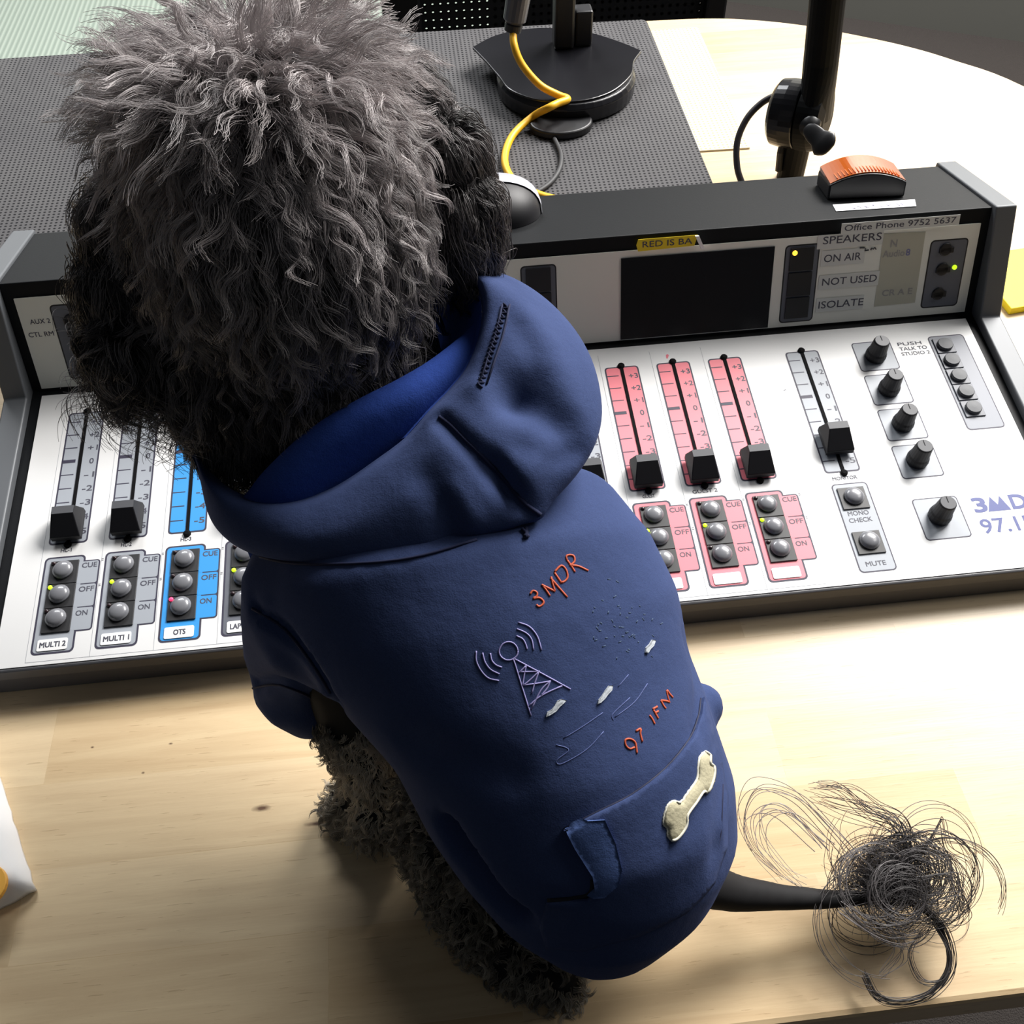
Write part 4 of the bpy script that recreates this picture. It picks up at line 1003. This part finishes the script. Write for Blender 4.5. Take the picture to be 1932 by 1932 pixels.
away = rt - crown; away -= nm * np.sum(away * nm, 1, keepdims=True); dist = np.linalg.norm(rt - crown, axis=1)
groom = nrm(away + rng.normal(0, .30, (N_LOCK, 3)) * np.linalg.norm(away, axis=1, keepdims=True))
# neck hair lies down the neck, ears hang
nk = np.clip((np.linalg.norm(rt - skull, axis=1) - .055) / .05, 0, 1)
groom = nrm(groom * (1 - .5 * nk)[:, None] + np.array([.05, -.25, -.8]) * nk[:, None])
groom[ear] = nrm(groom[ear] * .25 + np.array([0, 0, -.9]))
tuft = np.clip(1 - dist / .052, 0, 1)
stand = .42 + .9 * tuft + rng.normal(0, .14, N_LOCK); stand[ear] = .32
length = .024 + .014 * rng.random(N_LOCK) + .022 * tuft; length[ear] = .021 + .011 * rng.random(ear.sum()); length *= (1 - .6 * np.clip(nk - .25, 0, 1))
tipL = isL & (rt[:, 2] < np.array(EARL)[2][2]); length[tipL] += .008
grav = .30 + .35 * rng.random(N_LOCK) - .45 * tuft
spheres = [(skull, np.array([.055, .064, .058])), (neck0, np.array([.046] * 3)), ((neck0 + neck1) / 2, np.array([.044] * 3)), (neck1, np.array([.043] * 3))]
spheres += [(p, np.array([.017] * 3)) for p in list(ear_lo) + list(ear_ro)]
curl_a = (.0012 + .0026 * rng.random(N_LOCK)) * (1 - .5 * nk); curl_w = .014 + .018 * rng.random(N_LOCK); curl_a[tipL] += .003
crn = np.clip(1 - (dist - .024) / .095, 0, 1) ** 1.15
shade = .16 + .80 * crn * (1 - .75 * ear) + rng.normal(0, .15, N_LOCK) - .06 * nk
KIDS = 20
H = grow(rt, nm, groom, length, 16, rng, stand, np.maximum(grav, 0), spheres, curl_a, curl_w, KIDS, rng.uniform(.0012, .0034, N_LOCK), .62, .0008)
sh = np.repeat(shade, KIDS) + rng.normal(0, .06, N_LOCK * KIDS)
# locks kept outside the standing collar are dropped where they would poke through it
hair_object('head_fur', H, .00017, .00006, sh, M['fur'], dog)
# the topknot standing up over the crown
def keep_top(c): return np.linalg.norm(c - crown, axis=1) < .036
NT_ = 620
r3, n3 = surface_roots(me_dog, NT_, rng, keep_top)
v3 = r3 - crown; d3 = np.linalg.norm(v3, axis=1)
g3 = nrm(v3 + rng.normal(0, .010, (NT_, 3)) + np.array([-.003, .010, .006])) * 1.0
H3 = grow(r3, n3, g3, .030 + .022 * rng.random(NT_), 16, rng, .75 + .4 * rng.random(NT_), np.full(NT_, .16), [(skull, np.array([.059, .068, .062]))], .0012 + .0022 * rng.random(NT_), .018 + .016 * rng.random(NT_), 20, rng.uniform(.0014, .0034, NT_), .6, .0008)
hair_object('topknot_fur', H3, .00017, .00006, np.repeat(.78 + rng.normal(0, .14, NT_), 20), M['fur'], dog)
# ringlets hanging free from the left ear
def ringlet(p0, p1, turns, r, n=26):
    p0, p1 = np.array(p0), np.array(p1); t = np.linspace(0, 1, n); ax = nrm(p1 - p0); e1 = nrm(np.cross(ax, CAMD)); e2 = np.cross(ax, e1)
    a = 2 * math.pi * turns * t + rng.uniform(0, 6.28); R = r * np.minimum(1, t * 3)
    return p0 + (p1 - p0) * t[:, None] + e1 * (R * np.sin(a))[:, None] + e2 * (R * np.cos(a))[:, None]
RL = []
for a, b, tn, r in (((205, 690, .42), (130, 800, .425), 1.1, .006), ((225, 700, .42), (165, 800, .43), 1.3, .006), ((240, 710, .42), (235, 835, .43), 1.6, .0075), ((265, 715, .42), (290, 850, .43), 1.5, .0080), ((300, 720, .42), (330, 860, .43), 1.2, .0075), ((190, 640, .415), (140, 740, .42), 1.2, .006),
                    ((330, 740, .425), (300, 850, .43), 1.0, .009), ((360, 760, .43), (385, 850, .43), 1.2, .006), ((180, 560, .41), (135, 640, .41), 1.0, .005), ((215, 690, .42), (200, 780, .43), 1.5, .006), ((350, 740, .43), (345, 880, .435), 1.3, .006), ((250, 690, .42), (190, 810, .425), .8, .009)):
    for q in range(16):
        j = rng.normal(0, .0012, 3); L = ringlet(A(*a) + j, A(*b) + rng.normal(0, .003, 3), tn + rng.normal(0, .12), r * rng.uniform(.75, 1.15)); RL.append(L)
hair_object('ear_ringlets', np.stack(RL), .00017, .00007, rng.uniform(.1, .5, len(RL)), M['fur'], dog)

# short curls on the legs and along the haunch
legp = np.array(LEGF + [PAWF[1]]); hindp = np.array(HIND)
def keep_leg(c): return (np.minimum(seg_dist(c, [*LEGF[1:], PAWF[1]]), seg_dist(c, HIND)) < .031) & (c[:, 2] < TZ + .085) & (seg_dist(c, TAIL) > .02)
NL = 2600
rt2, nm2 = surface_roots(me_dog, NL, rng, keep_leg)
gr2 = nrm(np.tile(np.array([-.1, .0, -.8]), (NL, 1)) - nm2 * np.sum(np.array([-.1, 0, -.8]) * nm2, 1, keepdims=True) + rng.normal(0, .3, (NL, 3)))
len2 = .007 + .005 * rng.random(NL)
H2 = grow(rt2, nm2, gr2, len2, 12, rng, .9 + rng.normal(0, .2, NL), np.full(NL, .15), [], .0013 + .0008 * rng.random(NL), .008 + .005 * rng.random(NL), 14, np.full(NL, .0011), .6, .0004)
H2[:, :, 2] = np.maximum(H2[:, :, 2], TZ + .0008)
fx, fy = cam_px(rt2)
pale = np.exp(-(((fx - 690) / 55) ** 2 + ((fy - 1470) / 90) ** 2)) * 1.3 + .15 + .25 * (fx > 780) * rng.random(NL)
hair_object('leg_fur', H2, .00014, .00006, np.repeat(pale + rng.normal(0, .08, NL), 14), M['fur_light'], dog)

# the tuft at the end of the tail
ex = np.array([1.0, 0, 0]); ey = nrm(np.array([0, .86, .50])); ez = np.cross(ex, ey)
TU = []; SHT = []
def tuft_strand(p, ang, curv, L, n=34, lift=0.0, wob=0.0):
    s = L / (n - 1); out = [np.array(p)]; a = ang; tilt = rng.uniform(-.25, .35) + lift; c = curv
    for k in range(n - 1):
        out.append(out[-1] + s * (ex * math.cos(a) + ey * math.sin(a) + ez * tilt * math.sin(k / n * 3.1 + .4)))
        c += rng.normal(0, wob); a += c * s
    o_ = np.array(out); o_[:, 2] = np.maximum(o_[:, 2], TZ + .0012); return o_
tip0, tip1 = np.array(TAIL[-2]), np.array(TAIL[-1])
def add_tuft(n, f0, f1, ang, curv, L, jit, wob=0.0):
    for _ in range(n):
        p = tip0 + (tip1 - tip0) * rng.uniform(f0, f1) + rng.normal(0, .0020, 3)
        base = tuft_strand(p, ang + rng.normal(0, jit), curv * rng.uniform(.85, 1.6), L * rng.uniform(.6, 1.0), wob=wob); s_ = rng.uniform(.02, .22)
        t = np.linspace(0, 1, len(base))[:, None]
        for _k in range(int(rng.integers(3, 8))):
            q = base + rng.normal(0, .0010, 3) + rng.normal(0, .0022, 3) * t + rng.normal(0, .0014, 3) * np.sin(3.14 * t); q[:, 2] = np.maximum(q[:, 2], TZ + .0012); TU.append(q); SHT.append(s_)
for n, f0, f1, ang, curv, L, jit in ((5, .4, 1.0, 1.9, 46, .125, .3), (5, .3, 1.0, 2.1, -50, .130, .35), (5, .5, 1.0, 1.5, 62, .130, .4), (4, .2, .9, 2.4, -66, .100, .4), (4, .6, 1.0, .9, 60, .110, .35), (3, .7, 1.0, .4, 72, .110, .4),
                                     (4, .6, 1.0, 1.3, -56, .120, .4), (4, .5, 1.0, 2.6, -84, .080, .4), (3, .5, 1.0, -.5, 60, .07, .4), (3, .2, .9, -1.2, 60, .055, .5), (4, .2, .8, 2.8, -50, .06, .3), (4, .6, 1.0, 1.6, 95, .09, .5)):
    add_tuft(n, f0, f1, ang, curv, L, jit, .8)
def guided(path, n, jit, dd=0.0, shade_=(.0, .15)):
    P = np.array(smooth_path([A(*q) for q in path], 6)); idx = np.linspace(0, len(P) - 1, 34); i0 = np.minimum(idx.astype(int), len(P) - 2); f = (idx - i0)[:, None]; P = P[i0] * (1 - f) + P[i0 + 1] * f
    for _ in range(n):
        j = rng.normal(0, jit, 3); k = rng.normal(0, jit, 3); t = np.linspace(0, 1, 34)[:, None]
        q = P + j * (1 - t) + k * t + rng.normal(0, jit, 3) * np.sin(3.14 * t); q[:, 2] = np.maximum(q[:, 2], TZ + .0012); TU.append(q); SHT.append(rng.uniform(*shade_))
dk = .463
guided([(1745, 1715, dk), (1775, 1745, dk), (1792, 1790, dk - .002), (1790, 1835, dk - .005), (1755, 1875, dk - .008), (1700, 1890, dk - .009), (1655, 1880, dk - .008), (1632, 1840, dk - .005)], 26, .0009)
guided([(1760, 1740, dk), (1790, 1800, dk - .004), (1775, 1850, dk - .007), (1735, 1850, dk - .006), (1715, 1800, dk - .003), (1740, 1755, dk)], 7, .0009)
guided([(1660, 1720, dk + .002), (1690, 1760, dk), (1700, 1800, dk - .002), (1665, 1840, dk - .005)], 8, .0018, shade_=(.2, .5))
guided([(1590, 1715, dk + .004), (1640, 1745, dk), (1690, 1765, dk - .002), (1740, 1770, dk - .002)], 12, .0026, shade_=(.3, .6))
guided([(1735, 1700, dk + .002), (1800, 1690, dk), (1822, 1720, dk), (1800, 1745, dk), (1755, 1738, dk)], 8, .0014)
guided([(1725, 1660, dk + .004), (1790, 1650, dk + .004), (1822, 1690, dk + .002), (1815, 1725, dk)], 10, .0016)
guided([(1735, 1620, dk + .010), (1768, 1560, dk + .014), (1778, 1550, dk + .014), (1790, 1600, dk + .010), (1830, 1625, dk + .008), (1845, 1660, dk + .006)], 5, .0010)
guided([(1720, 1630, dk + .010), (1690, 1560, dk + .016), (1640, 1530, dk + .018), (1590, 1490, dk + .020), (1540, 1485, dk + .020)], 14, .0022)
guided([(1720, 1630, dk + .010), (1700, 1560, dk + .016), (1650, 1540, dk + .018), (1590, 1525, dk + .020), (1540, 1508, dk + .020)], 12, .0022)
guided([(1640, 1650, dk + .008), (1560, 1560, dk + .016), (1500, 1505, dk + .018), (1430, 1490, dk + .018), (1402, 1540, dk + .016), (1420, 1600, dk + .012), (1470, 1650, dk + .008)], 6, .0018, shade_=(.3, .6))
guided([(1560, 1600, dk + .012), (1480, 1530, dk + .016), (1430, 1540, dk + .016), (1430, 1590, dk + .012), (1470, 1640, dk + .008), (1510, 1670, dk + .006)], 8, .0025, shade_=(.4, .7))
hair_object('tail_tuft', np.stack(TU), .00021, .00010, np.array(SHT), M['fur'], dog)
core = []
for _ in range(1100):
    p = tip0 + (tip1 - tip0) * rng.uniform(.2, 1.05) + rng.normal(0, .0030, 3); core.append(tuft_strand(p, rng.normal(2.2, .5), rng.uniform(-60, 60), rng.uniform(.008, .030), 12))
hair_object('tail_fuzz', np.stack(core), .00013, .00006, rng.uniform(0, .25, len(core)), M['fur'], dog)
